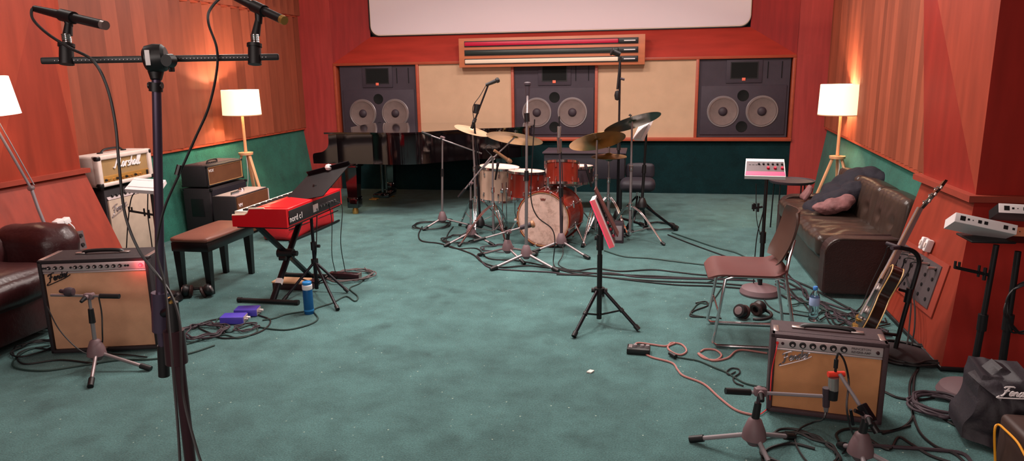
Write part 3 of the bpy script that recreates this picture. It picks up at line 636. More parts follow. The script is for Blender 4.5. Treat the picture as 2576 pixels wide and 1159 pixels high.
MB(T).b2((-w / 2 + fr, .008, .028), (w / 2 - fr, .024, h - .018)).obj('grille_cloth', 'grilleb', t)
f = MB(T)
for a in (((-w / 2 + .018, .002, .026), (-w / 2 + .024, .01, h - .016)), ((w / 2 - .026, .002, .026), (w / 2 - .018, .01, h - .016)), ((-w / 2 + .018, .002, .024), (w / 2 - .018, .01, .032)), ((-w / 2 + .018, .002, h - .022), (w / 2 - .018, .01, h - .016))): f.b2(*a)
f.obj('piping', 'bindc', t)
f = MB(T); f.b2((-w / 2 + .02, .06, h), (w / 2 - .02, d - .03, h + .004)); f.obj('top_panel', 'tolexb', t)
hd = MB(T).tube([(-.09, .15, h + .005), (-.06, .15, h + .025), (.06, .15, h + .025), (.09, .15, h + .005)], .008).obj('handle', 'black', t)
text('VOX', .04, 'white', t, T @ frame((-w / 2 + .035, .006, .155), (1, 0, 0), (0, 0, 1)))
for k in range(7): MB(T).lathe([(.009, 0), (.007, .014), (0, .014)], (-.2 + k * .03, .08, h + .004), (0, 0, 1), 10).obj('knob', 'black', t)
corners(T, w, d, h, t, 'black', .01, .024)
# small amp in front of it
t, T, w, d, h = boxamp('combo_amplifier', 'small black combo amplifier with top-mounted silver knobs in front of the black cabinet', -4.20, -3.93, 6.25, 6.86, 0, .43)
MB(T).b2((-w / 2, .015, .012), (w / 2, d, h), bev=.008).obj('cabinet', 'tolex', t)
MB(T).b2((-w / 2 + .012, .004, .03), (w / 2 - .012, .018, h - .012)).obj('grille_cloth', 'grilleb', t)
MB(T).b2((-w / 2 + .012, .02, h - .002), (w / 2 - .012, d - .03, h + .005)).obj('control_panel', 'silver', t)
for k in range(5): MB(T).lathe([(.012, 0), (.01, .03), (0, .031)], (-.24 + k * .028, .09, h + .004), (0, -.1, 1), 12).obj('knob', 'chrome', t)
MB(T).lathe([(.03, 0), (.034, .02), (.02, .035), (0, .035)], (.0, .13, h + .004), (0, 0, 1), 16).obj('valve_cap', 'chrome', t)
text('VM', .05, 'white', t, T @ frame((-w / 2 + .03, .003, .32), (1, 0, 0), (0, 0, 1)), bold=.001)
MB(T).b2((w / 2 - .008, -.001, .02), (w / 2 - .002, .01, h - .01)).obj('piping', 'white', t)
# personal mixer on its stand behind the boom stand
SP = dp(386, 520, 5.0); SPf = V((SP.x, SP.y, 0))
def round_stand(name, label, P, ztop, m='black', r=.011, base='hub', rb=.12, cat='stand', lean=(0, 0)):
    t = E(name, label, cat, P); P = V(P)
    MB().lathe([(0, .003), (rb, .003), (rb * 1.03, .015), (rb * .93, .045), (rb * .6, .062), (.03, .068), (0, .07)], P, n=36).obj('round_base', base, t)
    tp = P + V((lean[0], lean[1], ztop))
    MB().seg(P + V((0, 0, .045)), P * .5 + tp * .5 + V((0, 0, -.02)) * 0, r * 1.25).obj('pole', m, t)
    MB().seg(P * .5 + tp * .5, tp, r).obj('inner_pole', m, t)
    c = P * .5 + tp * .5
    MB().seg(c - V((0, 0, .04)), c + V((0, 0, .04)), r * 1.7).obj('clutch', 'black', t)
    return t, tp
def arm_holder(t, P, px, label=None):
    # small cup holder arm: P on pole, px end
    P = V(P); Q = V(px); u = (Q - P).normalized()
    a = MB().seg(P, Q, .008).seg(Q + V((0, 0, -.005)), Q + V((0, 0, .03)), .006).seg(Q - u * .02 + V((0, 0, -.005)), Q - u * .02 + V((0, 0, .03)), .006).seg(P + u * .03 + V((0, 0, -.03)), P + u * .03 + V((0, 0, .03)), .008).seg(P + u * .06 + V((0, 0, -.02)), P + u * .06 + V((0, 0, .035)), .006)
    a.obj('holder_arm', 'black', t)
def mixer(name, label, c, right, upv, w=.27, h=.15, th=.035, knobs_=True, glow=None, edge_white=True, face='grey'):
    right = V(right).normalized(); upv = V(upv); upv = (upv - right * upv.dot(right)).normalized(); nrm = right.cross(upv)
    T = Matrix((right, upv, nrm)).transposed().to_4x4(); T.translation = V(c)
    t = E(name, label, 'mixer', c)
    MB(T).poly([(-w / 2, -h / 2, -th / 2), (w / 2, -h / 2, -th / 2), (w / 2 * .95, h / 2, -th / 2), (-w / 2 * .95, h / 2, -th / 2)], (0, 0, th)).obj('case', 'black' if not edge_white else 'white', t)
    MB(T).poly([(-w * .47, -h * .26, th / 2), (w * .47, -h * .26, th / 2), (w * .455, h * .3, th / 2), (-w * .455, h * .3, th / 2)], (0, 0, .003)).obj('control_panel', face, t)
    if glow: MB(T).poly([(-w * .49, -h * .46, th / 2 - .002), (w * .49, -h * .46, th / 2 - .002), (w * .475, -h * .28, th / 2 + .004), (-w * .475, -h * .28, th / 2 + .004)], (0, 0, .004)).obj('lit_strip', glow, t)
    MB(T).poly([(-w * .455, h * .32, th / 2), (w * .455, h * .32, th / 2), (w * .45, h * .46, th / 2), (-w * .45, h * .46, th / 2)], (0, 0, .004)).obj('top_strip', 'white', t)
    if knobs_:
        for k in range(6): MB(T).lathe([(.008, 0), (.006, .012), (0, .012)], (-.04 + k * .03, h * .17, th / 2 + .002), (0, 0, 1), 10).obj('knob', 'black', t)
        for k in range(3): MB(T).lathe([(.011, 0), (.009, .014), (0, .014)], (.02 + k * .045, -h * .06, th / 2 + .002), (0, 0, 1), 10).obj('knob', 'rollred', t)
        for k in range(4): MB(T).b2((-w * .4 + k * .022, h * .12, th / 2 + .002), (-w * .4 + k * .022 + .014, h * .14, th / 2 + .005)).obj('button', 'black', t)
    return t, T
def back_panel(t, T, w, h, th, m='white'):
    # connector side (facing -y of the mixer)
    MB(T).b2((-w / 2, -h / 2 - .004, -th / 2), (w / 2, -h / 2, th / 2), bev=.002).obj('connector_panel', m, t)
    for x, s in ((-.42, .022), (-.3, .009), (-.22, .004), (-.13, .015), (-.03, .015), (.28, .018), (.42, .01)):
        MB(T).b2((x * w, -h / 2 - .007, -s * .5), (x * w + s, -h / 2 - .004, s * .5)).obj('socket', 'black', t)
t, tp = round_stand('mixer_stand', 'black pole stand with holder arm before the tall pale-grilled combo', SPf, up(SPf, 383, 488).z, base='black')
arm_holder(t, up(SPf, 385, 540), up(SPf, 325, 530))
c = up(SPf, 368, 468) + V((0, 0, .0))
mt, T = mixer('personal_mixer', 'white personal mixer on the pole stand before the cream amplifier head', c + V((0, 0, 0)), (.9, .1, -.06), (.2, .9, .45), .24, .13, .03, face='white', knobs_=False)
arc_cable('mixer_cable', [up(SPf, 345, 478), up(SPf, 330, 500), up(SPf, 322, 560), up(SPf, 318, 625)], .004, 'cable', 'thin black cable hanging left of the pole stand over the pale grille')
arc_cable('mixer_cable', [up(SPf, 372, 485), up(SPf, 372, 540), up(SPf, 380, 600), up(SPf, 385, 640)], .004, 'cable', 'thin black cable hanging along the pole stand before the pale grille')
# socket panel with white plugs on the left pier
def pier_pt(px, py, X): return ax(px, py, X)
q = [ax(143, 590, -4.17), ax(205, 580, -4.22), ax(216, 625, -4.15), ax(150, 640, -4.1)]
t = E('socket_panel', 'grey socket panel low on the flared left pier, behind the armchair arm', 'socket panel', (q[0] + q[2]) / 2)
MB().poly(q, (.012, 0, .003)).obj('plate', 'plate', t)
for k in range(6):
    a = (k % 3 + .5) / 3; b = (k // 3 + .5) / 2
    P = (q[0] * (1 - a) + q[1] * a) * (1 - b) + (q[3] * (1 - a) + q[2] * a) * b
    MB().seg(P + V((.01, 0, 0)), P + V((.026, 0, .004)), .014).obj('socket', 'black', t)
for k, (x, y) in enumerate(((140, 560), (158, 556))):
    P = ax(x, y, -4.2)
    s = E('power_plug', ('left' if k == 0 else 'right') + ' one of two white power plugs on the left pier above the socket panel', 'plug', P, 0, None)
    MB().box(P + V((.02, 0, 0)), (.05, .06, .045), R=Matrix.Rotation(.3, 3, 'X'), bev=.006).obj('plug_body', 'white', s)
    MB().tube([P + V((.05, 0, -.01)), P + V((.07, .02, -.06)), P + V((.04, .03, -.14))], .005).obj('cord', 'white' if k else 'black', s)
# ================================================================== grand piano
pn = E('grand_piano', 'black lacquered grand piano with closed lid by the back wall', 'piano', (-2.6, 8.2, 0))
zc0, zc1 = .60, .93
nearY = 7.55; farY = 8.98; kx = -3.52
def curve(pts, sub=8):
    out = []; P = [V(p) for p in pts]; P = [P[0]] + P + [P[-1]]
    for i in range(1, len(P) - 2):
        a, b, c, d = P[i - 1:i + 3]
        for k in range(sub):
            t = k / sub; out.append(0.5 * ((2 * b) + (c - a) * t + (2 * a - 5 * b + 4 * c - d) * t * t + (3 * b - a - 3 * c + d) * t ** 3))
    out.append(P[-1]); return out
bent = curve([(-3.0, 7.50, 0), (-2.72, 7.46, 0), (-2.45, 7.54, 0), (-2.2, 7.78, 0), (-1.9, 8.02, 0), (-1.62, 8.12, 0), (-1.42, 8.3, 0), (-1.36, 8.6, 0), (-1.5, 8.9, 0), (-1.75, farY, 0)])
outl = [V((kx, nearY - .02, 0)), V((kx + .3, nearY - .04, 0))] + bent + [V((kx, farY, 0))]
MB().poly([p + V((0, 0, zc0)) for p in outl], (0, 0, zc1 - zc0)).obj('case', 'lacquer', pn)
lo_ = [p + (p - V((-2.5, 8.2, 0))).normalized() * .02 for p in outl]
lo_[0] = V((kx - .04, nearY - .05, 0)); lo_[-1] = V((kx - .04, farY + .02, 0))
MB().poly([p + V((0, 0, zc1 + .004)) for p in lo_], (0, 0, .02)).obj('lid', 'lacquer', pn)
# arms beside the keyboard: side profile swept across
prof = curve([(kx + .0, 0, .93), (kx + .0, 0, .84), (kx - .02, 0, .78), (kx - .08, 0, .735), (kx - .16, 0, .72), (kx - .2, 0, .70), (kx - .2, 0, .60)], 5)
for y in (nearY - .03, farY - .06):
    MB().poly([V((p.x, y, p.z)) for p in prof] + [V((kx + .1, y, .60)), V((kx + .1, y, .93))], (0, .08, 0)).obj('arm', 'lacquer', pn)
MB().b2((kx - .19, nearY + .05, .60), (kx + .05, farY - .06, .655), bev=.01).obj('keybed', 'lacquer', pn)
MB().b2((kx - .17, nearY + .06, .655), (kx - .02, farY - .07, .675), bev=.004).obj('keys', 'ivory', pn)
MB().b2((kx - .03, nearY + .05, .66), (kx + .02, farY - .06, .9), bev=.01).obj('fallboard', 'lacquer', pn)
def pleg(x, y, w=.115):
    l = MB()
    for z0, z1, a, b in ((.1, .60, .7, 1.0),):
        vs = []
        for z, s in ((z0, a), (z1, b)):
            for dx, dy in ((-1, -1), (1, -1), (1, 1), (-1, 1)): vs.append(l.b.verts.new(V((x + dx * w / 2 * s, y + dy * w / 2 * s, z))))
        for k in range(4): l.b.faces.new((vs[k], vs[(k + 1) % 4], vs[4 + (k + 1) % 4], vs[4 + k]))
        l.b.faces.new(vs[:4][::-1]); l.b.faces.new(vs[4:])
    l.b2((x - w * .45, y - w * .45, .075), (x + w * .45, y + w * .45, .2), bev=.008)
    l.b2((x - w * .65, y - w * .65, .55), (x + w * .65, y + w * .65, .6), bev=.006)
    o = l.obj('leg', 'lacquer', pn)
    MB().lathe([(0, 0), (.032, 0), (.036, .035), (.024, .075), (0, .075)], (x, y, 0)).obj('caster', 'gold', o)
pleg(-3.31, 7.66, .15); pleg(-3.28, 8.8, .13); pleg(-1.75, 8.62, .13)
ly = MB(); ly.b2((-3.3, 8.2, .09), (-3.1, 8.5, .14), bev=.006)
for y in (8.28, 8.42): ly.seg((-3.2, y, .13), (-3.2, y, .6), .014)
ly.obj('pedal_lyre', 'lacquer', pn)
for y in (8.27, 8.35, 8.43): MB().b2((-3.38, y - .012, .05), (-3.28, y + .012, .065), bev=.004).obj('pedal', 'gold', pn)
# ================================================================== red stage keyboard on X stand
kx1 = -2.335; kx0 = -2.735; ky0 = 4.27; ky1 = 5.15; kz = .59; kt = .715
kb = E('stage_keyboard', 'bright red stage keyboard on a black X-shaped stand', 'keyboard', ((kx0 + kx1) / 2, (ky0 + ky1) / 2, kz))
side = [(kx0 + .0, kz), (kx1, kz), (kx1, kt), (kx1 - .16, kt), (kx0 + .13, kt - .004), (kx0 + .118, kt - .03), (kx0 + .095, kt - .045), (kx0 + .0, kt - .05)]
MB().b2((kx0 + .006, ky0 + .012, kz), (kx1 - .004, ky1 - .012, kt - .055)).b2((kx0 + .15, ky0 + .012, kt - .06), (kx1, ky1 - .012, kt), bev=.004).obj('body', 'nred', kb)
for y in (ky0, ky1 - .02):
    MB().poly([V((x, y, z)) for x, z in side], (0, .02, 0)).obj('end_cheek', 'nred', kb)
cap_ = [(kx0 + .0, kt - .051), (kx0 + .095, kt - .046), (kx0 + .118, kt - .031), (kx0 + .13, kt - .004), (kx0 + .24, kt + .0)]
MB().tube([V((x, ky0 + .008, z + .003)) for x, z in cap_], .007, smooth=False).obj('lit_cheek_edge', 'rollwhite', kb)  # cream tube paints the light caught along the cheek edge
kk = MB().b2((kx0 + .01, ky0 + .022, kt - .06), (kx0 + .155, ky1 - .022, kt - .022), bev=.002)
ks = kk.obj('white_keys', 'ivory', kb)
nk = 36
g = MB()
for k in range(nk):
    y = ky0 + .03 + (ky1 - ky0 - .06) * k / nk; 
    if k % 7 in (0, 1, 3, 4, 5): g.b2((kx0 + .06, y + .012, kt - .024), (kx0 + .15, y + .025, kt - .010), bev=.002)
g.obj('black_keys', 'black', kb)
MB().b2((kx1 + .0005, ky0 + .03, kz + .012), (kx1 + .004, ky1 - .03, kt - .015), bev=.001).obj('rear_panel', 'spkd', kb)
text('nord c1', .06, 'white', kb, frame((kx1 + .005, ky0 + .03, kz + .03), (0, 1, 0), (0, 0, 1)), ext=.0008)
MB().b2((kx1 + .003, ky0 + .38, kz + .03), (kx1 + .006, ky0 + .46, kz + .085), bev=.001).obj('logo_plate', 'silver', kb)
for k in range(6): MB().seg((kx1 + .003, ky0 + .5 + k * .05, kz + .055), (kx1 + .012, ky0 + .5 + k * .05, kz + .055), .009).obj('socket', 'chrome', kb)
MB().b2((kx0 + .2, ky0 + .06, kt), (kx1 - .02, ky1 - .06, kt + .002)).obj('control_panel', 'nred', kb)
for k in range(7): MB().lathe([(.006, 0), (.005, .008), (0, .008)], (kx0 + .30, ky0 + .45 + k * .08, kt + .002), (0, 0, 1), 10).obj('knob', 'black', kb)
MB().b2((kx0 + .02, ky0 + .02, kz - .012), (kx1 - .01, ky1 - .02, kz)).obj('underside', 'black', kb)
# X stand: crossing legs in the plane of the keyboard length
st = E('keyboard_stand', 'black X-shaped folding stand carrying the red keyboard', 'keyboard stand', (-2.58, 4.72, 0))
xc = -2.60
lf = hz(675, 763, .02).y; rf = hz(755, 690, .02).y
fA = V((xc + .0, 4.42, .02)); fB = V((xc, 5.08, .02)); tA = V((xc, 5.0, .575)); tB = V((xc, 4.38, .575))
for a, b, dx in ((fA, tA, .02), (fB, tB, -.02)):
    R = (b - a).to_track_quat('Z', 'X').to_matrix()
    MB().box((a + b) / 2 + V((dx, 0, 0)), (.026, .04, (b - a).length), R=R, bev=.004).obj('leg', 'blackm', st)
for y in (4.42, 5.08): 
    f = MB().seg((xc - .24, y, .018), (xc + .2, y, .018), .016).obj('foot_bar', 'black', st)
    for x in (xc - .24, xc + .2): MB().seg((x - .01, y, .018), (x + .02, y, .018), .019).obj('foot_cap', 'black', f)
for y in (4.38, 5.0): MB().seg((xc - .17, y, .577), (xc + .19, y, .577), .0135).obj('support_bar', 'black', st)
MB().seg((xc - .06, 4.7, .3), (xc + .06, 4.7, .3), .035).seg((xc + .06, 4.7, .3), (xc + .09, 4.7, .3), .02).obj('pivot', 'black', st)
MB().seg((xc + .03, 4.55, .3), (xc + .08, 4.55, .3), .016).obj('locking_knob', 'black', st)
MB().box(fA + (tA - fA) * .2 + V((.02, 0, 0)), (.03, .044, .04), R=(tA - fA).to_track_quat('Z', 'X').to_matrix()).obj('tape_band', 'white', st)
# bench
t = E('piano_bench', 'dark wooden piano bench with tan leather top beside the red keyboard', 'bench', (-3.26, 4.85, 0))
bx0, bx1, by0, by1, bh = -3.42, -3.12, 4.53, 5.16, .40
MB().b2((bx0, by0, bh - .07), (bx1, by1, bh), bev=.006).obj('apron', 'benchw', t)
MB().cushion(((bx0 + bx1) / 2, (by0 + by1) / 2, bh + .018), (bx1 - bx0 + .01, by1 - by0 + .01, .045), r=.02, puff=.012, n=12).obj('seat', 'seatpad', t)
for x in (bx0 + .035, bx1 - .035):
    for y in (by0 + .035, by1 - .035):
        l = MB(); vs = []
        for z, s in ((0, .036), (bh - .06, .056)):
            for dx, dy in ((-1, -1), (1, -1), (1, 1), (-1, 1)): vs.append(l.b.verts.new(V((x + dx * s / 2, y + dy * s / 2, z))))
        for k in range(4): l.b.faces.new((vs[k], vs[(k + 1) % 4], vs[4 + (k + 1) % 4], vs[4 + k]))
        l.b.faces.new(vs[:4][::-1]); l.b.faces.new(vs[4:]); l.obj('leg', 'benchw', t)
# red bag lying behind the keyboard
P0 = hz(618, 603); P1 = hz(738, 605); P2 = hz(838, 562)
t = E('keyboard_bag', 'red nylon keyboard bag standing on the carpet behind the red keyboard', 'bag', (P0 + P2) / 2)
u = (P2 - P1).normalized(); ang = math.atan2(u.y, u.x)
cc = (P1 + P2) / 2 + V((-.16, .02, .115))
Rz = Matrix.Rotation(ang, 3, 'Z')
MB().cushion(cc, ((P2 - P1).length * 1.12, .34, .235), r=.05, puff=.02, nz=.02, ns=3, n=16, R=Rz).obj('body', 'nbag', t)
zz = MB()
for s in (-.175,): zz.tube([cc + Rz @ V((-.5, s, .01)), cc + Rz @ V((0, s - .012, .015)), cc + Rz @ V((.5, s, .01))], .006)
zz.obj('zip', 'black', t)
MB().tube([cc + Rz @ V((-.52, -.18, -.1)), cc + Rz @ V((0, -.19, -.1)), cc + Rz @ V((.5, -.18, -.1))], .012).obj('piping', 'black', t)
MB().tube([cc + Rz @ V((-.1, -.18, .02)), cc + Rz @ V((-.09, -.2, -.03)), cc + Rz @ V((-.11, -.18, -.09))], .005).obj('zip_pull', 'pinkcable', t)
# black music stand before the keyboard
MP = hz(795, 700, .1); MP.z = 0
t = E('music_stand', 'black music stand with wide desk in front of the red keyboard', 'music stand', MP)
ztop = up(MP, 783, 505).z
MB().seg(MP + V((0, 0, .02)), MP + V((0, 0, ztop * .55)), .014).obj('pole', 'blackm', t)
MB().seg(MP + V((0, 0, ztop * .5)), MP + V((0, 0, ztop)), .0115).obj('inner_pole', 'blackm', t)
MB().seg(MP + V((0, 0, .32)), MP + V((0, 0, .38)), .02).seg(MP + V((0, 0, .35)), MP + V((.05, 0, .35)), .012).obj('clutch', 'black', t)
MB().seg(MP + V((0, 0, .21)), MP + V((0, 0, .25)), .026).obj('collar', 'black', t)
for f in (hz(850, 778, .012), hz(876, 733, .012), hz(713, 755, .012)):
    lg = MB().seg(MP + V((0, 0, .23)), f, .010).obj('leg', 'blackm', t)
    d = (f - MP - V((0, 0, .23))).normalized()
    MB().seg(f - d * .04, f, .014).obj('rubber_foot', 'black', lg)
    MB().seg(MP + V((0, 0, .06)), MP + V((0, 0, .23)) * .5 + (f - MP) * .5 + MP * 0 + V((0, 0, 0)) if False else MP + (f - MP) * .45 + V((0, 0, .125)), .005).obj('brace', 'blackm', t)
D = [up(MP + V((0, -.02, 0)), 707, 512), up(MP + V((.1, -.1, 0)), 812, 492), up(MP + V((.14, .12, 0)), 880, 413), up(MP + V((-.05, .16, 0)), 775, 440)]
# desk tilts back: lower edge toward camera, upper edge away
nr = (D[1] - D[0]).cross(D[3] - D[0]).normalized()
MB().poly([D[0], D[1], D[2], D[3]], nr * -.006).obj('desk', 'black', t)
MB().poly([D[3], D[2], D[2] + nr * .03, D[3] + nr * .03], (D[3] - D[0]).normalized() * .006).obj('desk_lip', 'blackm', t)
MB().seg(MP + V((0, 0, ztop - .05)), (D[0] + D[1] + D[2] + D[3]) / 4 - nr * .004, .02).obj('desk_bracket', 'black', t)
# white lamp bulb like ball seen above the desk
P = (D[3] + D[2]) / 2 + V((0, 0, .018))
t = E('clip_light', 'small white round clip light at the top edge of the music desk by the piano', 'clip light', P)
MB().lathe([(0, -.025), (.02, -.018), (.028, 0), (.02, .018), (0, .025)], P, n=20).obj('lens', 'white', t); MB().seg(P + V((0, 0, -.02)), P + V((.004, -.008, -.05)), .006).obj('clip', 'black', t)
# foot pedal / board, power strip, coil
P = hz(738, 728)
t = E('expression_pedal', 'dark foot pedal with pale top board under the keyboard stand', 'pedal', P)
MB().b2(P + V((-.16, -.02, 0)), P + V((.15, .14, .05)), bev=.006).obj('housing', 'poleb', t); MB().b2(P + V((-.165, -.02, .05)), P + V((.1, .12, .062)), bev=.003).obj('tread', 'cork', t)
P = hz(868, 700)
t = E('power_strip', 'brown-black power strip lying in a coil of grey cable', 'power strip', P)
MB().box(P + V((0, 0, .025)), (.26, .06, .045), R=Matrix.Rotation(-.05, 3, 'Z'), bev=.006).obj('housing', 'poleb', t)
for k in range(4): MB().seg(P + V((-.08 + .055 * k, 0, .045)), P + V((-.08 + .055 * k, 0, .05)), .017).obj('socket', 'black', t)
MB().box(P + V((.125, 0, .026)), (.012, .058, .044)).obj('end_band', 'nickel', t)
arc_cable('power_cable', coil(hz(882, 697), .17, 4.3, sy=1.0, jit=.03), .005, 'cableg', 'grey cable coiled round the power strip')
arc_cable('power_cable', fl([(930, 690), (905, 712), (880, 725), (900, 745), (893, 757), (870, 745), (835, 762), (790, 778), (800, 800), (780, 815), (730, 828), (690, 828), (640, 820)]), .005, 'cablegr', 'grey green cable wandering from the power strip past the blue flask')
arc_cable('power_cable', fl([(660, 805), (690, 800), (720, 790), (765, 783)]) , .005, 'cablegr', 'short cable from the violet boxes to the blue flask')
kq = V((kx1 + .01, 5.0, kz + .05))
arc_cable('keyboard_cable', [kq, kq + V((.05, .02, -.05)), up(kq, 857, 610), hz(868, 680, .03), hz(868, 690, .01)], .0035, 'cable', 'thin black cable hanging from the keyboard right end, outer one')
arc_cable('keyboard_cable', [kq + V((0, -.1, 0)), up(kq, 835, 560), up(kq, 835, 640), hz(845, 690, .02)], .003, 'cable', 'thin black cable hanging from the keyboard right end, inner one')
arc_cable('keyboard_cable', [V((kx1 + .01, 4.7, kz + .05)), up(MP, 797, 560), up(MP, 795, 640), hz(790, 690, .02)], .004, 'cable', 'black cable hanging just left of the music stand pole')
# flask, headphones, violet boxes
P = hz(778, 788)
t = E('drinking_flask', 'blue vacuum flask with white band standing on the carpet by the music stand', 'flask', P)
MB().lathe([(0, 0), (.031, 0), (.033, .01), (.033, .165), (.03, .175), (0, .175)], P, n=32).obj('body', 'blue', t)
MB().lathe([(.032, .172), (.034, .176), (.034, .202), (.03, .206), (0, .206)], P, n=32).obj('collar', 'white', t)
MB().lathe([(.03, .204), (.031, .222), (.027, .226), (0, .226)], P, n=32).obj('lid', 'lblue', t)
MB().lathe([(.0335, .022), (.0338, .024), (.0338, .032), (.0335, .034)], P, n=32).obj('label_band', 'lblue', t)
def headphones(P, label, r=.085, rot=0.0, m='black', lay=True):
    P = V(P); t = E('headphones', label, 'headphones', P, rot); T = TR(P, rot)
    MB(T).tube([(.09 * math.cos(a) + .06, .09 * math.sin(a), .028 + .006 * math.sin(a)) for a in [(-1.45 + 2.9 * k / 12) for k in range(13)]], .011).obj('headband', m, t)
    for s, ti in ((-1, .5), (1, -.2)):
        c = V((-.02 if s < 0 else .05, s * .075, .052)); a = V((.25 * s, s * 1.0, .25 + ti * .3))
        e = MB(T).lathe([(.0, -.03), (.036, -.026), (.045, -.01), (.046, .008), (.04, .02), (0, .024)], c, a, 24, 1.0).obj('ear_cup', m, t)
        MB(T).lathe([(.024, -.028), (.044, -.03), (.048, -.042), (.036, -.052), (.02, -.046)], c, a, 24).obj('ear_pad', 'leatherd', e)
        MB(T).lathe([(.028, .021), (.026, .026), (0, .028)], c, a, 24).obj('cup_badge', 'steel', e)
    return t
headphones(hz(498, 748), 'black headphones with silver cup lying under the piano bench', rot=2.3)
for k, (q, lb) in enumerate((((588, 812), 'front one of two violet boxes in the tangle of cables'), ((622, 793), 'rear one of two violet boxes in the tangle of cables'))):
    P = hz(*q); t = E('di_box', lb, 'direct box', P, .25)
    T = TR(P, .22)
    MB(T).b2((-.075, -.04, .004), (.075, .06, .052), bev=.004).obj('housing', 'purple', t)
    MB(T).b2((.075, -.03, .008), (.079, .05, .048)).obj('end_panel', 'silver', t)
    for y in (-.01, .03): MB(T).seg((.078, y, .028), (.1, y, .026), .008).obj('plug', 'white' if y > 0 else 'steel', t)
arc_cable('microphone_cable', coil(hz(512, 838), .13, 5.2, jit=.035), .005, 'dust', 'dark tangled cable coil between the tall foreground stand and the violet boxes')
arc_cable('microphone_cable', fl([(560, 800), (520, 808), (500, 822), (530, 838), (560, 850), (620, 845), (665, 828), (680, 805), (650, 792)]), .005, 'cable', 'black cable looping round the violet boxes')
arc_cable('microphone_cable', fl([(570, 790), (545, 805), (550, 825), (575, 835), (600, 826), (640, 815), (645, 835), (600, 850), (560, 842), (480, 862), (420, 880)]), .0045, 'cablegr', 'green grey cable running from the violet boxes to the left amplifier')
arc_cable('microphone_cable', coil(hz(622, 828), .07, 2.2, jit=.02), .0045, 'dust', 'small loose cable loop just before the violet boxes')
# ================================================================== foreground stereo bar stand
SD = dp(395, 145, 1.85); SB = V((SD.x, SD.y, 0))
def upS(x, y): return up(SB, x, y)
LP = up(SB + V((.04, -.03, 0)), 440, 880); LB = V((LP.x, LP.y, 0))
t = E('tall_microphone_stand', 'tall foreground stand carrying the horizontal stereo bar with two microphones', 'microphone stand', LB)
MB().seg(upS(393, 185), upS(404, 745), .0115, .012).obj('upper_tube', 'polep', t)
MB().seg(upS(404, 820), upS(411, 890), .0115).obj('upper_tube_end', 'polep', t)
MB().seg(upS(410, 868), upS(413, 945), .0155).obj('end_grip', 'black', t)
MB().seg(upS(403, 735), upS(406, 832), .024).obj('clamp_sleeve', 'polep', t)
MB().seg(upS(393, 215) - CR * .02, upS(393, 215) + CR * .016, .009).seg(upS(392, 230), upS(392, 207), .017).obj('locking_ring', 'black', t)
MB().seg(up(LB, 437, 830), up(LB, 445, 912), .028, .03).obj('clutch', 'poleb', t)
MB().seg(up(LB, 433, 760), up(LB, 438, 835), .016, .02).obj('clutch_neck', 'black', t)
MB().seg(upS(405, 790), up(LB, 436, 775), .014).seg(up(LB, 432, 745), up(LB, 436, 750) , .02).obj('clamp_bolt', 'blackm', t)
MB().seg(up(LB, 430, 748), up(LB, 433, 775), .010).obj('clamp_screw', 'gold', t)
MB().seg(up(LB, 443, 850), V((LB.x, LB.y, .12)), .0155).obj('lower_tube', 'poleb', t)
MB().lathe([(0, .03), (.05, .03), (.06, .06), (.035, .15), (0, .16)], LB).obj('base_hub', 'hub', t)
for a in (.6, 2.7, 4.75):
    f = LB + V((math.cos(a) * .33, math.sin(a) * .33, .014))
    lg = MB().seg(LB + V((math.cos(a) * .03, math.sin(a) * .03, .09)), f, .012).obj('leg', 'poleb', t); MB().seg(f - V((math.cos(a), math.sin(a), 0)) * .04, f, .017).obj('rubber_foot', 'black', lg)
# stereo bar
bl = dp(103, 153, 1.80); br = dp(702, 143, 1.90); bc = dp(395, 147, 1.85)
sb = E('stereo_bar', 'long perforated black stereo bar clamped across the tall foreground stand', 'stereo bar', bc)
X = (br - bl).normalized(); Rb = Matrix((X, V((0, 0, 1)).cross(X), V((0, 0, 1)))).transposed()
MB().box((bl + br) / 2, ((br - bl).length, .012, .017), R=Rb, bev=.004).obj('bar', 'black', sb)
g = MB()
for k in range(58):
    P = bl + (br - bl) * (.06 + k * .0155) - Rb @ V((0, .0075, 0))
    g.seg(P, P - Rb @ V((0, .0004, 0)), .0011, n=6)
g.obj('perforations', 'steel', sb)
MB().lathe([(0, -.028), (.026, -.027), (.034, -.02), (.037, 0), (.034, .02), (.026, .027), (0, .028)], dp(392, 147, 1.84), X + CU * .1, 36).obj('ball_clamp', 'black', sb)
MB().seg(dp(392, 180, 1.85), dp(393, 200, 1.85), .02, .014).obj('clamp_collar', 'black', sb)
q = dp(392, 147, 1.84)
MB().seg(dp(418, 152, 1.80), dp(430, 153, 1.82), .015, .018, 18).obj('tension_knob', 'black', sb)
MB().box(dp(430, 158, 1.83), (.006, .02, .045), bev=.002).obj('lever', 'black', sb)
MB().box(dp(371, 145, 1.803), (.012, .002, .038), R=Rb, bev=.001).obj('label', 'white', sb)
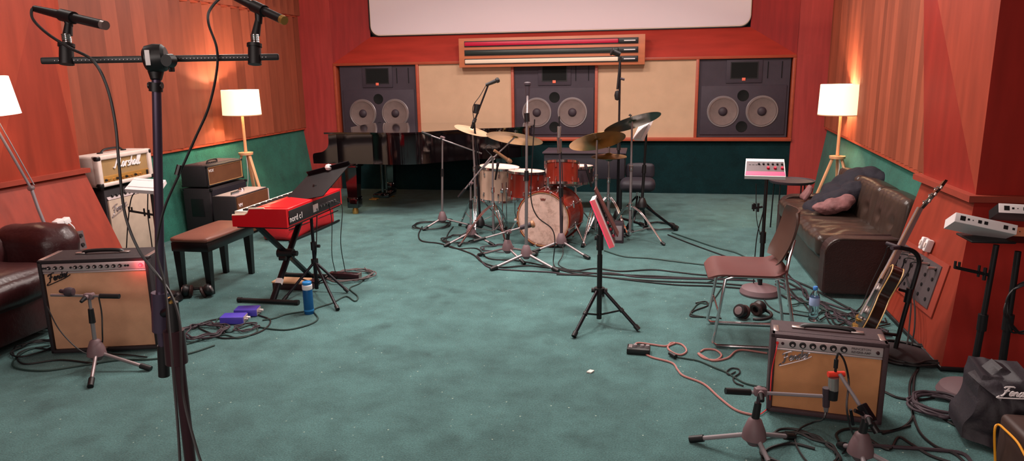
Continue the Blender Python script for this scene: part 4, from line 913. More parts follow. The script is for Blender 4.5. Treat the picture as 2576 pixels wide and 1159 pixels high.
for (cx, cy, dd, mA, mB, lab, jy) in ((167, 140, 1.81, (88, 22), (266, 64), 'left', 35), (640, 140, 1.89, (588, -8), (716, 52), 'right', 28)):
    cl = E('microphone_clip', 'black clip with threaded silver collar at the %s end of the stereo bar' % lab, 'microphone clip', dp(cx, cy + 10, dd), 0, None)
    MB().seg(dp(cx + 1, cy + 22, dd), dp(cx, cy - 22, dd), .0175, .0165, 20).seg(dp(cx, cy - 22, dd), dp(cx, cy - 30, dd), .0195, .0195, 20).obj('base_block', 'black', cl)
    MB().lathe([(.0105 if k % 2 else .0115, k * .0022) for k in range(12)], dp(cx + 2, cy - 30, dd), (0, 0, 1), 20).obj('threaded_collar', 'chrome', cl)
    top = dp(cx + 2 + (4 if lab == 'left' else 8), jy + 22, dd); MB().seg(dp(cx + 3, cy - 52, dd), top, .0115, .0085).obj('stem', 'black', cl)
    a = dp(mA[0], mA[1], dd + .05); b = dp(mB[0], mB[1], dd - .06); u = (b - a).normalized(); L = (b - a).length
    ctr = top + V((0, 0, .02)); pj_ = a + u * ((ctr - a).dot(u))
    MB().seg(pj_ - u * .025, pj_ + u * .025, .0155, .0155, 18).seg(top - V((0, 0, .01)), pj_, .009, .012).obj('clip_jaw', 'black', cl)
    mc = E('condenser_microphone', 'black pencil condenser microphone on the %s end of the stereo bar' % lab, 'microphone', pj_)
    MB().seg(a + u * L * .42, b - u * .012, .0115, .0115, 22).obj('body', 'black', mc)
    MB().seg(b - u * .012, b, .0118, .0112, 22).obj('capsule_ring', 'gold' if lab == 'right' else 'nickel', mc)
    MB().seg(a, a + u * L * .40, .0085, .0118, 20).seg(a + u * L * .38, a + u * L * .42, .0125, .0125, 20).obj('connector', 'black', mc)
    MB().seg(a + u * L * .395, a + u * L * .405, .0128, .0128, 20).obj('connector_ring', 'nickel', mc)
arc_cable('microphone_cable', [dp(92, 18, 1.86), dp(80, 25, 1.85), dp(84, 50, 1.82), dp(120, 85, 1.79), dp(175, 120, 1.78), dp(233, 152, 1.77), dp(268, 215, 1.78), dp(290, 310, 1.79), dp(300, 420, 1.8), dp(315, 540, 1.82), dp(350, 630, 1.83), dp(395, 690, 1.84), dp(430, 740, 1.80), dp(452, 810, 1.76), dp(456, 900, 1.72), dp(462, 1000, 1.68), dp(495, 1130, 1.64), dp(520, 1200, 1.62)], .0036, 'cable', 'black cable sweeping down from the left pencil microphone', sub=8)
arc_cable('microphone_cable', [dp(590, -6, 1.94), dp(560, -8, 1.92), dp(528, 25, 1.88), dp(525, 60, 1.85), dp(545, 120, 1.85), dp(545, 180, 1.86), dp(525, 270, 1.86), dp(490, 350, 1.86), dp(450, 440, 1.86), dp(415, 520, 1.85), dp(398, 590, 1.85), dp(395, 640, 1.83), dp(415, 720, 1.80), dp(428, 850, 1.72), dp(437, 950, 1.68), dp(448, 1080, 1.64), dp(455, 1200, 1.6)], .0036, 'cable', 'black cable sweeping down from the right pencil microphone', sub=8)
MB().tube([dp(452, 415, 1.85), dp(445, 440, 1.85)], .007).obj('cable_tie', 'black', None, label='black clip holding the right microphone cable', cat='cable tie')
# ================================================================== drum kit
def drum(name, label, c, axis, r, depth, shellm, lugs=8, hoopm='chrome', headm='head', hoopw=.014, front_skin=None, group=None, cat='drum'):
    c = V(c); axis = V(axis).normalized(); t = E(name, label, cat, c, 0, group)
    MB().lathe([(r * .985, 0), (r, .002), (r, depth - .002), (r * .985, depth)], c, axis, 56).obj('shell', shellm, t)
    MB().lathe([(0, depth - .006), (r * .96, depth - .004), (r * 1.0, depth + .003), (r * 1.01, depth + .001)], c, axis, 48).obj('batter_head', headm, t)
    MB().lathe([(0, .004), (r * .96, .003), (r * 1.01, .0)], c, axis, 48).obj('resonant_head', 'head' if not front_skin else front_skin, t)
    for h0 in (-.012, depth - hoopw + .002):
        MB().lathe([(r * 1.01, h0), (r * 1.045, h0), (r * 1.045, h0 + hoopw + .008), (r * 1.01, h0 + hoopw + .008), (r * 1.01, h0)], c, axis, 56).obj('hoop', hoopm, t)
    q = axis.to_track_quat('Z', 'Y').to_matrix()
    for k in range(lugs):
        a = 2 * PI * k / lugs + .2; d = q @ V((math.cos(a), math.sin(a), 0))
        g = MB()
        for h in (depth * .2, depth * .8):
            g.seg(c + d * (r + .002) + axis * (h - .018), c + d * (r + .002) + axis * (h + .018), .009, n=8)
            g.seg(c + d * (r + .012) + axis * h, c + d * (r * 1.03 + .006) + axis * (-.008 if h < depth / 2 else depth + .01), .0035, n=6)
        g.obj('lug', 'chrome', t)
    return t
ivc = ay(1256, 466, 7.12); ivT = ay(1256, 420, 7.12).z; ivB = ay(1256, 506, 6.95).z
tI = drum('floor_tom', 'champagne-coloured floor tom at the left of the drum kit', (ivc.x - .015, 7.12, ivB), (.06, .0, 1), .205, ivT - ivB, 'drumiv')
rdc = ay(1326, 466, 6.9); rdT = ay(1326, 432, 6.9).z; rdB = ay(1326, 502, 6.75).z
tR = drum('floor_tom', 'red lacquered floor tom between the champagne tom and the bass drum', (rdc.x - .02, 6.92, rdB), (.04, .03, 1), .18, rdT - rdB, 'drumred')
for t, cx, cy, r in ((tI, ivc.x - .015, 7.12, .205), (tR, rdc.x - .02, 6.92, .18)):
    for a in (.9, 3.0, 5.1):
        x = cx + math.cos(a) * (r + .025); y = cy + math.sin(a) * (r + .025)
        l = MB().tube([(x, y, .5), (x, y, .12), (x + math.cos(a) * .03, y + math.sin(a) * .03, .02)], .006, smooth=False).obj('leg', 'chrome', t)
        MB().seg((x + math.cos(a) * .03, y + math.sin(a) * .03, .0), (x + math.cos(a) * .025, y + math.sin(a) * .025, .03), .011).obj('rubber_foot', 'black', l)
        MB().box((x - math.cos(a) * .01, y - math.sin(a) * .01, .42), (.03, .03, .05), bev=.006).obj('leg_bracket', 'chrome', t)
# bass drum
bc0 = V((-.905, 6.31, .262)); ba = V((.22, .97, .0)).normalized(); br_ = .25; bd = .37
t = E('bass_drum', 'red bass drum with mottled front head facing the room', 'drum', V((bc0.x, bc0.y, 0)))
MB().lathe([(br_ * .985, 0), (br_, .002), (br_, bd), (br_ * .985, bd)], bc0, ba, 64).obj('shell', 'drumred', t)
MB().lathe([(0, -.004), (br_ * .9, -.005), (br_ * .96, -.006), (br_ * 1.0, .0)], bc0, ba, 64).obj('front_head', 'skin', t)
MB().lathe([(0, bd + .004), (br_, bd)], bc0, ba, 48).obj('batter_head', 'head', t)
for h in (-.012, bd - .025):
    o = MB().lathe([(br_ * .975, h), (br_ * 1.045, h), (br_ * 1.055, h + .006), (br_ * 1.055, h + .036), (br_ * 1.01, h + .038), (br_ * .975, h)], bc0, ba, 64).obj('hoop', 'drumred', t)
    MB().lathe([(br_ * .985, h - .001), (br_ * 1.0, h - .002), (br_ * 1.0, h), (br_ * .985, h)], bc0, ba, 64).obj('hoop_inlay', 'bindc', o)
q = ba.to_track_quat('Z', 'Y').to_matrix()
for k in range(8):
    a = 2 * PI * k / 8 + .3; d = q @ V((math.cos(a), math.sin(a), 0)); e = d.cross(ba)
    g = MB()
    for h, s in ((-.014, 1), (bd + .014, -1)):
        g.box(bc0 + d * (br_ * 1.03) + ba * (h + s * .012), (.02, .02, .03), bev=.003)
        g.seg(bc0 + d * (br_ * 1.07) + ba * (h + s * .01), bc0 + d * (br_ + .014) + ba * (bd / 2 - s * .04), .0035, n=6)
        g.seg(bc0 + d * (br_ * 1.07) + ba * (h + s * .002) - e * .018, bc0 + d * (br_ * 1.07) + ba * (h + s * .002) + e * .018, .003, n=6)
    g.box(bc0 + d * (br_ + .008) + ba * bd / 2, (.018, .018, .07), bev=.004)
    g.obj('claw_and_rod', 'chrome', t)
for s, ft in ((-1, hz(1268, 612)), (1, hz(1467, 618))):
    p0 = bc0 + V((s * .25, .07 * s + .09, -.02)); ft = V((bc0.x + s * .38, bc0.y + .06, .01))
    MB().seg(p0, p0 + V((s * .02, 0, 0)), .024).seg(p0, p0 + (ft - p0) * .55, .011).seg(p0 + (ft - p0) * .5, ft, .007).obj('spur', 'chrome', t)
# emblem crown near the top of the front head
ec = bc0 + q @ V((0, 0, 0)) - ba * .0075 + V((-.0, 0, .185)); ex = V((ba.y, -ba.x, 0)); 
MB(frame(ec, ex, (0, 0, 1))).poly([V((a * .028, b * .02, 0)) for a, b in ((-1, .6), (-.5, .2), (-.3, .7), (0, .3), (.3, .7), (.5, .2), (1, .6), (.7, -.5), (-.7, -.5))], (0, 0, .001)).obj('emblem', 'remo', t)
# rack tom mount + tom
mt0 = bc0 + ba * .13 + V((0, 0, br_))
MB().seg(mt0 - V((0, 0, .01)), mt0 + V((0, 0, .03)), .03).seg(mt0, mt0 + V((0, 0, .12)), .013).seg(mt0 + V((0, 0, .11)), mt0 + V((.1, .05, .14)), .008).obj('tom_mount', 'chrome', t)
rk = V((-.762, 6.55, ay(1412, 466, 6.45).z))
drum('rack_tom', 'small red rack tom mounted above the bass drum', rk + V((0, -.01, .0)), (-.02, .24, 1), .152, .2, 'drumred', lugs=6)
sn = ay(1448, 424, 6.98)
t = drum('snare_drum', 'dark-shelled snare drum with white head behind the red rack tom', V((sn.x, 6.98, .51)), (0, .03, 1), .17, .15, 'dust', lugs=8)
b = V((sn.x, 6.98, 0))
st = E('snare_stand', 'chrome tripod stand under the dark snare drum', 'drum stand', b)
MB().seg(b + V((0, 0, .08)), b + V((0, 0, .46)), .012).obj('pole', 'chrome', st)
for k in range(3):
    a = k * 2.1 + .5; d = V((math.cos(a), math.sin(a), 0))
    MB().seg(b + V((0, 0, .3)), b + d * .24 + V((0, 0, .01)), .007).obj('leg', 'chrome', st)
    MB().seg(b + V((0, 0, .45)), b + d * .15 + V((0, 0, .5)), .006).obj('basket_arm', 'chrome', st)
# cymbal hardware
def cym_stand(name, label, base, feet, top, mid=None, legz=.33, m='steel', cat='cymbal stand', double=True):
    base = V((base[0], base[1], 0)); top = V(top); t = E(name, label, cat, base)
    j = V(mid) if mid else top
    c = V((base.x, base.y, j.z * .62))
    MB().seg(base + V((0, 0, .05)), c, .0125).obj('pole', m, t)
    MB().seg(c - V((0, 0, .03)), c + V((0, 0, .02)), .018).seg(c - V((0, .03, .01)), c + V((0, .02, -.01)), .008).obj('height_clamp', 'chrome', t)
    MB().seg(c, j, .0095).obj('inner_pole', m, t)
    if mid:
        u = (top - j).normalized()
        MB().seg(j - u * .16, top, .007).obj('boom', 'steel', t)
        MB().seg(j + V((0, -.02, 0)), j + V((0, .02, 0)), .018).obj('boom_joint', 'chrome', t)
    MB().seg(base + V((0, 0, legz - .03)), base + V((0, 0, legz + .03)), .02).obj('leg_collar', 'chrome', t)
    MB().seg(base + V((0, 0, .06)), base + V((0, 0, .09)), .018).obj('base_collar', 'chrome', t)
    for f in feet:
        f = V((f[0], f[1], .012)); d = (f - base); d.z = 0; dn = d.normalized(); sd = V((-dn.y, dn.x, 0)) * .011
        g = MB(); h = base + dn * .03 + V((0, 0, legz))
        kn = h + (f - h) * .35 + V((0, 0, .035))
        for s in ((-1, 1) if double else (0,)): g.tube([h + sd * s, kn + sd * s, f + sd * s * .3], .0058, n=6)
        lg = g.obj('leg', 'chrome', t)
        MB().seg(base + V((0, 0, .075)), h + (f - h) * .6 + V((0, 0, .02)), .004).obj('brace', 'steel', t)
        MB().seg(f - dn * .02 + V((0, 0, .016)), f + dn * .015 - V((0, 0, .004)), .014, .016).obj('rubber_foot', 'black', lg)
    return t
def cymbal(label, c, n, r, m='cym', group=None, tip=True, th=1.0):
    c = V(c); n = V(n).normalized(); t = E('cymbal', label, 'cymbal', c)
    MB().lathe([(0, .022), (.012, .022), (.03, .016), (.04, .006), (.05, .003), (r * .6, -.002), (r, -.014), (r, -.0155), (r * .6, -.0045), (.05, .0005), (.038, .004), (.028, .013), (0, .019)], c - n * .0, n, 64).obj('disc', m, t)
    if tip: MB().seg(c + n * .022, c + n * .036, .014).seg(c + n * .036, c + n * .07, .006).box(c + n * .058, (.03, .008, .01)).obj('felt_and_nut', 'black', t)
    return t
ring = lambda b, r, angs: [V((b.x + math.cos(a) * r, b.y + math.sin(a) * r, 0)) for a in angs]
b1 = hz(1198, 580); c1 = up(b1, 1188, 325)
cym_stand('cymbal_stand', 'straight chrome cymbal stand left of the champagne floor tom', b1, ring(b1, .3, (.3, 2.4, 4.9)), c1)
cymbal('thin bright cymbal tilted steeply at the far left of the kit', c1, (.30, -.06, .95), .18, 'cymlit')
b2 = hz(1242, 600); c2 = up(b2, 1295, 345); m2 = up(b2, 1240, 398)
cym_stand('cymbal_stand', 'chrome boom cymbal stand in front of the champagne floor tom', b2, [hz(1157, 620), hz(1272, 612), b2 + V((.1, .36, 0))], c2, mid=m2)
cymbal('large bronze cymbal between the floor toms and the tall central microphone stand', c2, (.1, .31, .95), .27, 'cym')
b3 = hz(1498, 592); c3 = up(b3, 1502, 352)
cym_stand('cymbal_stand', 'chrome cymbal stand right of the snare, behind the red-lit mixer', b3, [hz(1466, 622), b3 + V((.28, -.05, 0)), b3 + V((-.05, .3, 0))], c3)
cymbal('brown bronze cymbal seen from below right of the rack tom', c3, (-.2, .36, .9), .272, 'cym')
b4 = hz(1584, 605); c4 = up(b4, 1590, 305)
cym_stand('cymbal_stand', 'tall chrome cymbal stand at the right edge of the kit', b4, [hz(1668, 617), hz(1532, 590), b4 + V((.02, .35, 0))], c4)
cymbal('highest dark cymbal seen from below at the right edge of the kit', c4, (-.3, .26, .92), .268, 'cymd')
b5 = hz(1529, 585); c5 = up(b5, 1532, 392)
cym_stand('hi_hat_stand', 'chrome hi-hat stand with foot pedal between two cymbal stands', b5, [b5 + V((.2, -.14, 0)), b5 + V((-.2, -.12, 0)), b5 + V((0, .26, 0))], c5 + V((0, 0, .09)), legz=.36, cat='hi-hat stand')
t = cymbal('upper hi-hat cymbal on the hi-hat stand', c5 + V((0, 0, .008)), (0, -.04, 1), .172, 'cym', tip=False); 
cymbal('lower hi-hat cymbal facing up on the hi-hat stand', c5 - V((0, 0, .03)), (0, -.02, -1), .172, 'cymd', tip=False)
# small percussion arm under cymbal: throne and dark case
tp0 = ay(1368, 382, 7.85); tp1 = ay(1572, 382, 7.85)
t = E('equipment_case', 'low dark equipment case on legs behind the drum kit', 'case', ((tp0.x + tp1.x) / 2, 8.05, 0))
MB().b2((tp0.x, 7.85, tp0.z - .3), (tp1.x, 8.3, tp0.z - .02), bev=.01).obj('body', 'dustd', t)
MB().b2((tp0.x - .015, 7.83, tp0.z - .02), (tp1.x + .015, 8.32, tp0.z), bev=.004).obj('lid', 'dust', t)
for x in (tp0.x + .06, tp1.x - .06):
    for y in (7.9, 8.25): MB().b2((x - .025, y - .025, 0), (x + .025, y + .025, tp0.z - .3)).obj('leg', 'black', t)
tc = ay(1604, 470, 7.75); th = E('drum_throne', 'dark upholstered drum throne with low back behind the hi-hat', 'stool', (tc.x, 7.75, 0))
MB().cushion((tc.x, 7.75, .37), (.36, .34, .12), r=.05, puff=.01).obj('seat', 'dustd', th)
MB().cushion((tc.x + .02, 7.95, .49), (.3, .06, .16), r=.025, puff=.01).obj('backrest', 'dustd', th)
MB().seg((tc.x, 7.75, .06), (tc.x, 7.75, .33), .016).seg((tc.x + .02, 7.93, .36), (tc.x + .02, 7.95, .5), .012).obj('post', 'chrome', th)
for k in range(3):
    a = k * 2.1 + .4; MB().seg((tc.x, 7.75, .25), (tc.x + math.cos(a) * .24, 7.75 + math.sin(a) * .24, .012), .01).obj('leg', 'blackm', th)
# kick pedal
kp = bc0 + ba * (bd + .1); kp.z = 0
t = E('kick_pedal', 'chrome bass drum pedal behind the bass drum', 'pedal', kp)
MB().b2(kp + V((-.05, 0, .0)), kp + V((.05, .28, .014)), bev=.004).obj('base_plate', 'blackm', t)
MB().seg(kp + V((-.06, 0, 0)), kp + V((-.06, 0, .2)), .008).seg(kp + V((.06, 0, 0)), kp + V((.06, 0, .2)), .008).seg(kp + V((-.06, 0, .2)), kp + V((.06, 0, .2)), .008).obj('frame', 'chrome', t)
MB().seg(kp + V((0, 0, .2)), kp + V((0, -.06, .34)), .005).seg(kp + V((0, -.09, .33)), kp + V((0, -.04, .35)), .025).obj('beater', 'head', t)
MB().box(kp + V((0, .15, .05)), (.08, .26, .01), R=Matrix.Rotation(-.25, 3, 'X')).obj('footboard', 'chrome', t)
# ------------------------------------------------------------------ microphone stands round the kit
GS = 'steel'
def pencil(label, a, b, r=.011, m='micb', cat='microphone', head='nickel', name='microphone'):
    a = V(a); b = V(b); u = (b - a).normalized(); L = (b - a).length
    t = E(name, label, cat, a)
    MB().seg(a, b - u * L * .25, r * .8, r).obj('body', m, t)
    MB().lathe([(r, 0), (r * 1.3, L * .04), (r * 1.35, L * .18), (r * .9, L * .25), (0, L * .27)], b - u * L * .25, u, 20).obj('grille_head', head, t); return t
hA = hz(1113, 548, .105); hA.z = 0
tA = up(hA, 1113, 352)
mic_stand('microphone_stand', 'grey boom stand with horizontal boom leftmost of the drum microphone stands', hA, [hz(1066, 577, .012), hz(1188, 568, .012), hA + V((.0, .33, 0))], tA, boom=(up(hA, 1062, 333), up(hA, 1113, 347), up(hA + V((.1, -.1, 0)), 1212, 386)), clutchz=.55)
arc_cable('microphone_cable', coil(hz(1088, 570), .19, 2.4, jit=.02), .006, 'cable', 'black cable coil round the foot of the leftmost drum microphone stand')
hB = hz(1185, 583, .105); hB.z = 0; pB = up(hB, 1184, 462)
mic_stand('microphone_stand', 'low grey boom stand with boom rising to the right beside the champagne tom', hB, [hB + V((-.2, -.2, 0)), hB + V((.24, -.12, 0)), hB + V((-.02, .3, 0))], pB, boom=(up(hB, 1154, 495), pB, up(hB, 1237, 392)), clutchz=.5)
pencil('large beige microphone pointing down over the champagne floor tom', up(hB, 1243, 378), up(hB + V((0, .1, 0)), 1286, 408), .017, 'micb', head='micb')
arc_cable('microphone_cable', [up(hB, 1238, 392), up(hB, 1222, 375), up(hB, 1230, 365), up(hB, 1243, 378)], .004, 'cable', 'short cable loop behind the beige tom microphone')
hF = hz(1208, 572, .06); hF.z = 0; jF = up(hF, 1193, 305)
tF = mic_stand('microphone_stand', 'black stand whose boom rises over the kit before the left fabric panel', hF, ring(hF, .28, (.1, 2.3, 4.2)), jF, mats=('blackm', 'blackm', 'black'), boom=(up(hF, 1187, 322), jF, up(hF, 1228, 214)), r=.012)
MB().seg(up(hF, 1197, 285), up(hF, 1200, 262), .028).obj('boom_joint', 'black', tF)
pencil('black overhead microphone at the tip of the black boom before the left fabric panel', up(hF, 1222, 214), up(hF, 1256, 200), .019, 'black', head='black')
arc_cable('microphone_cable', [up(hF, 1224, 212), up(hF, 1208, 240), up(hF, 1190, 268), up(hF, 1192, 300), up(hF, 1205, 400), up(hF, 1207, 500), hz(1206, 560, .03)], .004, 'cable', 'black cable strapped along the black overhead boom')
hC = hz(1277, 622, .105); hC.z = 0; pC = up(hC, 1279, 583)
mic_stand('microphone_stand', 'very low stand with a nearly horizontal boom before the bass drum', hC, [hz(1206, 641, .012), hz(1318, 662, .012), hC + V((.22, .2, 0))], pC, boom=(up(hC, 1194, 606), pC, up(hC, 1316, 571)), clutchz=.4)
pencil('beige microphone aimed at the bass drum head', up(hC, 1308, 573), up(hC, 1345, 562), .024, 'dust', head='micb')
hD = hz(1324, 636, .105); hD.z = 0; tD = up(hD, 1325, 322)
tD_ = mic_stand('microphone_stand', 'tall central grey stand right in front of the bass drum', hD, [hz(1237, 677, .012), hz(1402, 681, .012), hD + V((.03, .33, 0))], tD, r=.013, clutchz=.60)
hbD = tD + V((.0, .45, .42))
jD = up(hD, 1326, 298)
bo = MB().seg(tD, jD, .01).seg(jD, up(hD + V((0, .35, 0)), 1327, 240), .008); bo.obj('boom', 'steel', tD_)
MB().seg(up(hD, 1326, 306), up(hD, 1325, 284), .022).obj('boom_joint', 'black', tD_)
a = up(hD + V((0, .35, 0)), 1327, 242); b = up(hD + V((0, .35, 0)), 1327, 206)
pencil('large grey microphone standing upright atop the tall central stand', a, b, .022, 'dust', head='dust')
arc_cable('microphone_cable', [up(hD, 1345, 300), up(hD, 1338, 420), up(hD, 1336, 500), up(hD, 1352, 545), up(hD, 1388, 575), up(hD, 1396, 610), hz(1392, 660, .02), hz(1402, 678, .006)], .005, 'cable', 'black cable curving down across the bass drum head')
hE = hz(1412, 605, .105); hE.z = 0; tE = up(hE, 1408, 378)
mic_stand('microphone_stand', 'slim grey stand before the right side of the bass drum', hE, [hz(1346, 632, .012), hz(1480, 649, .012), hE + V((.02, .33, 0))], tE, mats=('dust', 'steel', 'hub'), r=.0115)
t = E('microphone', 'chrome-clipped microphone on top of the slim stand at the rack tom', 'microphone', tE)
MB().seg(up(hE, 1407, 385), up(hE, 1405, 345), .016).seg(up(hE, 1411, 382), up(hE, 1411, 350), .009).obj('clip', 'chrome', t)
MB().seg(up(hE, 1406, 348), up(hE, 1407, 318), .013, .017).obj('body', 'nickel', t)
MB().seg(up(hE, 1407, 320), up(hE, 1407, 292), .006).obj('stem', 'black', t)
arc_cable('microphone_cable', [up(hE, 1412, 380), up(hE, 1416, 480), up(hE, 1415, 600), hz(1416, 640, .03), hz(1405, 665, .006), hz(1440, 682, .006)], .004, 'cable', 'black cable running down the slim stand by the bass drum')
hG = hz(1553, 560, .06); hG.z = 0; tG = up(hG, 1560, 160)
tG_ = mic_stand('microphone_stand', 'tall black overhead stand behind the hi-hat before the right fabric panel', hG, ring(hG, .3, (.5, 2.6, 4.7)), tG, mats=('blackm', 'blackm', 'black'), r=.013, clutchz=.45, hubz=.12)
t = tG_
MB().seg(up(hG, 1553, 225), up(hG, 1561, 143), .011).obj('boom', 'black', t); MB().lathe([(0, -.05), (.022, -.04), (.03, 0), (.022, .04), (0, .05)], up(hG, 1553, 240), (0, 0, 1)).obj('counterweight', 'black', t)
MB().seg(up(hG, 1560, 197), up(hG, 1571, 200), .012).obj('wing_nut', 'dust', t)
pencil('black microphone at the very top of the tall black overhead stand', up(hG, 1560, 137), up(hG, 1537, 128), .03, 'black', head='black')
hHh = hz(1614, 565, .1); hHh.z = 0; tH = up(hHh, 1626, 335)
mic_stand('mixer_stand', 'black tripod stand at the right of the kit holding a tilted white mixer', hHh, [hz(1700, 577, .012), hz(1572, 582, .012), hHh + V((.05, .3, 0))], tH, mats=('black', 'blackm', 'black'), r=.014, hubz=.3, cat='mixer stand', clutchz=.45)
mixer('personal_mixer', 'white personal mixer tilted on edge at the right edge of the drum kit', up(hHh, 1618, 325), (.45, .5, .95), (-.5, .8, .1), .24, .13, .035, face='white', knobs_=False)
# snare / tom drum mics
for k, (p0, p1, lb) in enumerate((((1253, 408), (1246, 452), 'small black clip microphone at the rim of the champagne tom'), ((1472, 412), (1488, 470), 'slim black microphone pointing at the dark snare drum'))):
    a = up(V((ivc.x, 6.85, 0)) if k == 0 else V((-.55, 6.75, 0)), *p0); b = up(V((ivc.x, 6.85, 0)) if k == 0 else V((-.55, 6.75, 0)), *p1)
    pencil(lb, b, a, .011, 'black', head='dust')
P = hz(1585, 600); P = up(b4, 1558, 600)
# small amplifier-like grey box behind red mixer
P = hz(1556, 612); t = E('pedestal_box', 'small grey box on the carpet right of the red-lit mixer', 'box', P)
MB().b2(P + V((-.045, 0, 0)), P + V((.045, .1, .2)), bev=.008).obj('housing', 'dust', t); MB().b2(P + V((-.03, -.004, .03)), P + V((.03, 0, .17)), bev=.004).obj('front_plate', 'grey', t)
# dark soft case under left side of the kit
P = hz(1258, 560)
# cables round the kit
GC = 'cable'
def cb(pts, r, m, lb): arc_cable('microphone_cable', fl(pts), r, m, lb)
cb([(1062, 570), (1053, 590), (1062, 606), (1105, 612), (1150, 625), (1190, 640), (1215, 660), (1260, 672), (1330, 668), (1400, 676), (1460, 684), (1540, 690), (1640, 694), (1760, 700), (1880, 700)], .007, 'cable', 'long black cable leaving the leftmost stand and passing before the bass drum')
cb([(1140, 570), (1126, 590), (1124, 615), (1150, 625), (1200, 625), (1230, 650), (1300, 655), (1370, 668), (1450, 688), (1560, 700), (1680, 708), (1800, 712), (1900, 720)], .006, 'cable', 'lower strand of the cable bundle crossing the carpet right of the kit')
cb([(1200, 642), (1230, 672), (1300, 680), (1380, 684), (1440, 690), (1530, 686), (1600, 696), (1700, 700), (1800, 702), (1900, 706)], .006, 'dust', 'middle strand of the cable bundle crossing the carpet right of the kit')
cb([(1395, 672), (1450, 680), (1500, 675), (1560, 682), (1640, 678), (1700, 684), (1780, 692), (1860, 690), (1960, 700)], .006, 'cable', 'upper strand of the cable bundle crossing the carpet right of the kit')
cb([(1400, 690), (1500, 694), (1600, 706), (1700, 716), (1800, 720), (1930, 730)], .006, 'cable', 'outermost strand of the cable bundle crossing the carpet nearest the camera')
cb([(1520, 630), (1570, 645), (1640, 650), (1720, 660), (1800, 668), (1860, 668)], .006, 'cablegr', 'single cable crossing the carpet just behind the red-lit mixer stand')
cb([(1690, 585), (1740, 602), (1800, 622), (1850, 635), (1890, 655), (1950, 690)], .006, 'cablegr', 'upper of two cables running from the right of the kit to the sofa')
cb([(1680, 590), (1730, 610), (1790, 632), (1840, 650), (1880, 668), (1940, 700)], .006, 'cable', 'lower of two cables running from the right of the kit to the sofa')
arc_cable('microphone_cable', coil(hz(1160, 605), .16, 2.3, jit=.03), .006, 'cable', 'black cable loops under the left cymbal stands')
arc_cable('microphone_cable', coil(hz(1665, 572), .17, 2.6, jit=.03), .006, 'cable', 'flat black cable coil by the tripod at the right of the kit')
arc_cable('microphone_cable', coil(hz(1255, 628), .13, 1.8, jit=.03), .005, 'dust', 'cable loop behind the very low bass drum stand')
# ================================================================== centre stand with red-lit mixer
MP = hz(1508, 800); MP = hz(1507, 812)
t = E('mixer_stand', 'black tripod stand standing alone at the centre of the carpet', 'mixer stand', MP)
ztop = up(MP, 1513, 560).z
MB().seg(MP + V((0, 0, .03)), MP + V((0, 0, up(MP, 1508, 640).z)), .0165).obj('pole', 'black', t)
MB().seg(MP + V((0, 0, .3)), MP + V((0, 0, ztop)), .013).obj('inner_pole', 'black', t)
MB().seg(MP + V((0, 0, up(MP, 1510, 628).z)), MP + V((0, 0, up(MP, 1510, 590).z)), .022).seg(up(MP, 1513, 600), up(MP, 1496, 598), .014).seg(up(MP, 1510, 615), up(MP, 1502, 622), .012).obj('clutch', 'black', t)
zc = up(MP, 1508, 730).z
MB().seg(MP + V((0, 0, zc - .02)), MP + V((0, 0, zc + .018)), .034).seg(MP + V((-.05, 0, zc)), MP + V((.05, 0, zc)), .016).obj('collar', 'black', t)
for f in (hz(1443, 846, .012), hz(1607, 829, .012), hz(1512, 760, .012) + V((0, .2, 0))):
    h = MP + (f - MP).normalized() * .035 + V((0, 0, zc)); u = (f - h).normalized()
    lg = MB().seg(h, f, .011).obj('leg', 'blackm', t); MB().seg(f - u * .035, f, .0155).obj('rubber_foot', 'black', lg)
    k = h + (f - h) * .5; MB().seg(k, MP + V((0, 0, .055)), .006).seg(k - u * .01, k + u * .01, .015).obj('brace', 'black', t)
bp = E('mixer_tray', 'brown board tilted against the red-lit mixer on the central stand', 'tray', up(MP, 1515, 540))
q0 = up(MP, 1494, 478); q1 = up(MP, 1552, 596)
u = (q1 - q0); dY = V((0, .13, 0)); nn = u.cross(dY).normalized()
MB().poly([q0, q1, q1 + dY, q0 + dY], nn * .008).obj('board', 'brown', bp)
q0 = up(MP, 1492, 498) + V((0, -.02, 0)); q1 = up(MP, 1541, 616) + V((0, -.02, 0)); c = (q0 + q1) / 2
mx_, T = mixer('personal_mixer', 'personal mixer glowing red along its edge on the central stand', c + V((0, .05, 0)), (q1 - q0), V((0, 1, .12)), (q1 - q0).length, .14, .032, edge_white=True, face='grey')
w_ = (q1 - q0).length
MB(T).b2((-w_ / 2, -.076, -.015), (w_ / 2, -.070, .014), bev=.001).obj('lit_edge', mat('pink edge', (235, 130, 140), .5, emis=(255, 40, 60), estr=.28, var=.02), mx_)
MB(T).b2((-w_ / 2, -.077, -.018), (w_ / 2, -.068, -.012), bev=.001).obj('glow_line', 'glowp', mx_)
# ================================================================== centre right: mixer on round-base stand
P = hz(1912, 742)
P = V((P.x, P.y + .03, 0))
t, tp = round_stand('mixer_stand', 'black pole on a round weighted base before the sofa', P, up(P, 1926, 450).z, base='hub', rb=.135, r=.012)
arm_holder(t, up(P, 1918, 520), up(P, 1893, 524))
c = up(P, 1924, 425)
mt, T = mixer('personal_mixer', 'grey personal mixer with pink glowing front strip on the round-based stand', c, (1, -.1, 0), (0, .8, .6), .265, .17, .03, glow='glowp', face='plate')
arc_cable('mixer_cable', [up(P, 1925, 452), up(P, 1922, 520), up(P, 1905, 590), up(P, 1898, 660), hz(1895, 725, .02)], .004, 'cable', 'black cable hanging down beside the round-based stand')
arc_cable('mixer_cable', [up(P, 1902, 462), up(P, 1903, 545), up(P, 1912, 590)], .003, 'cable', 'short black cable under the pink-lit mixer')
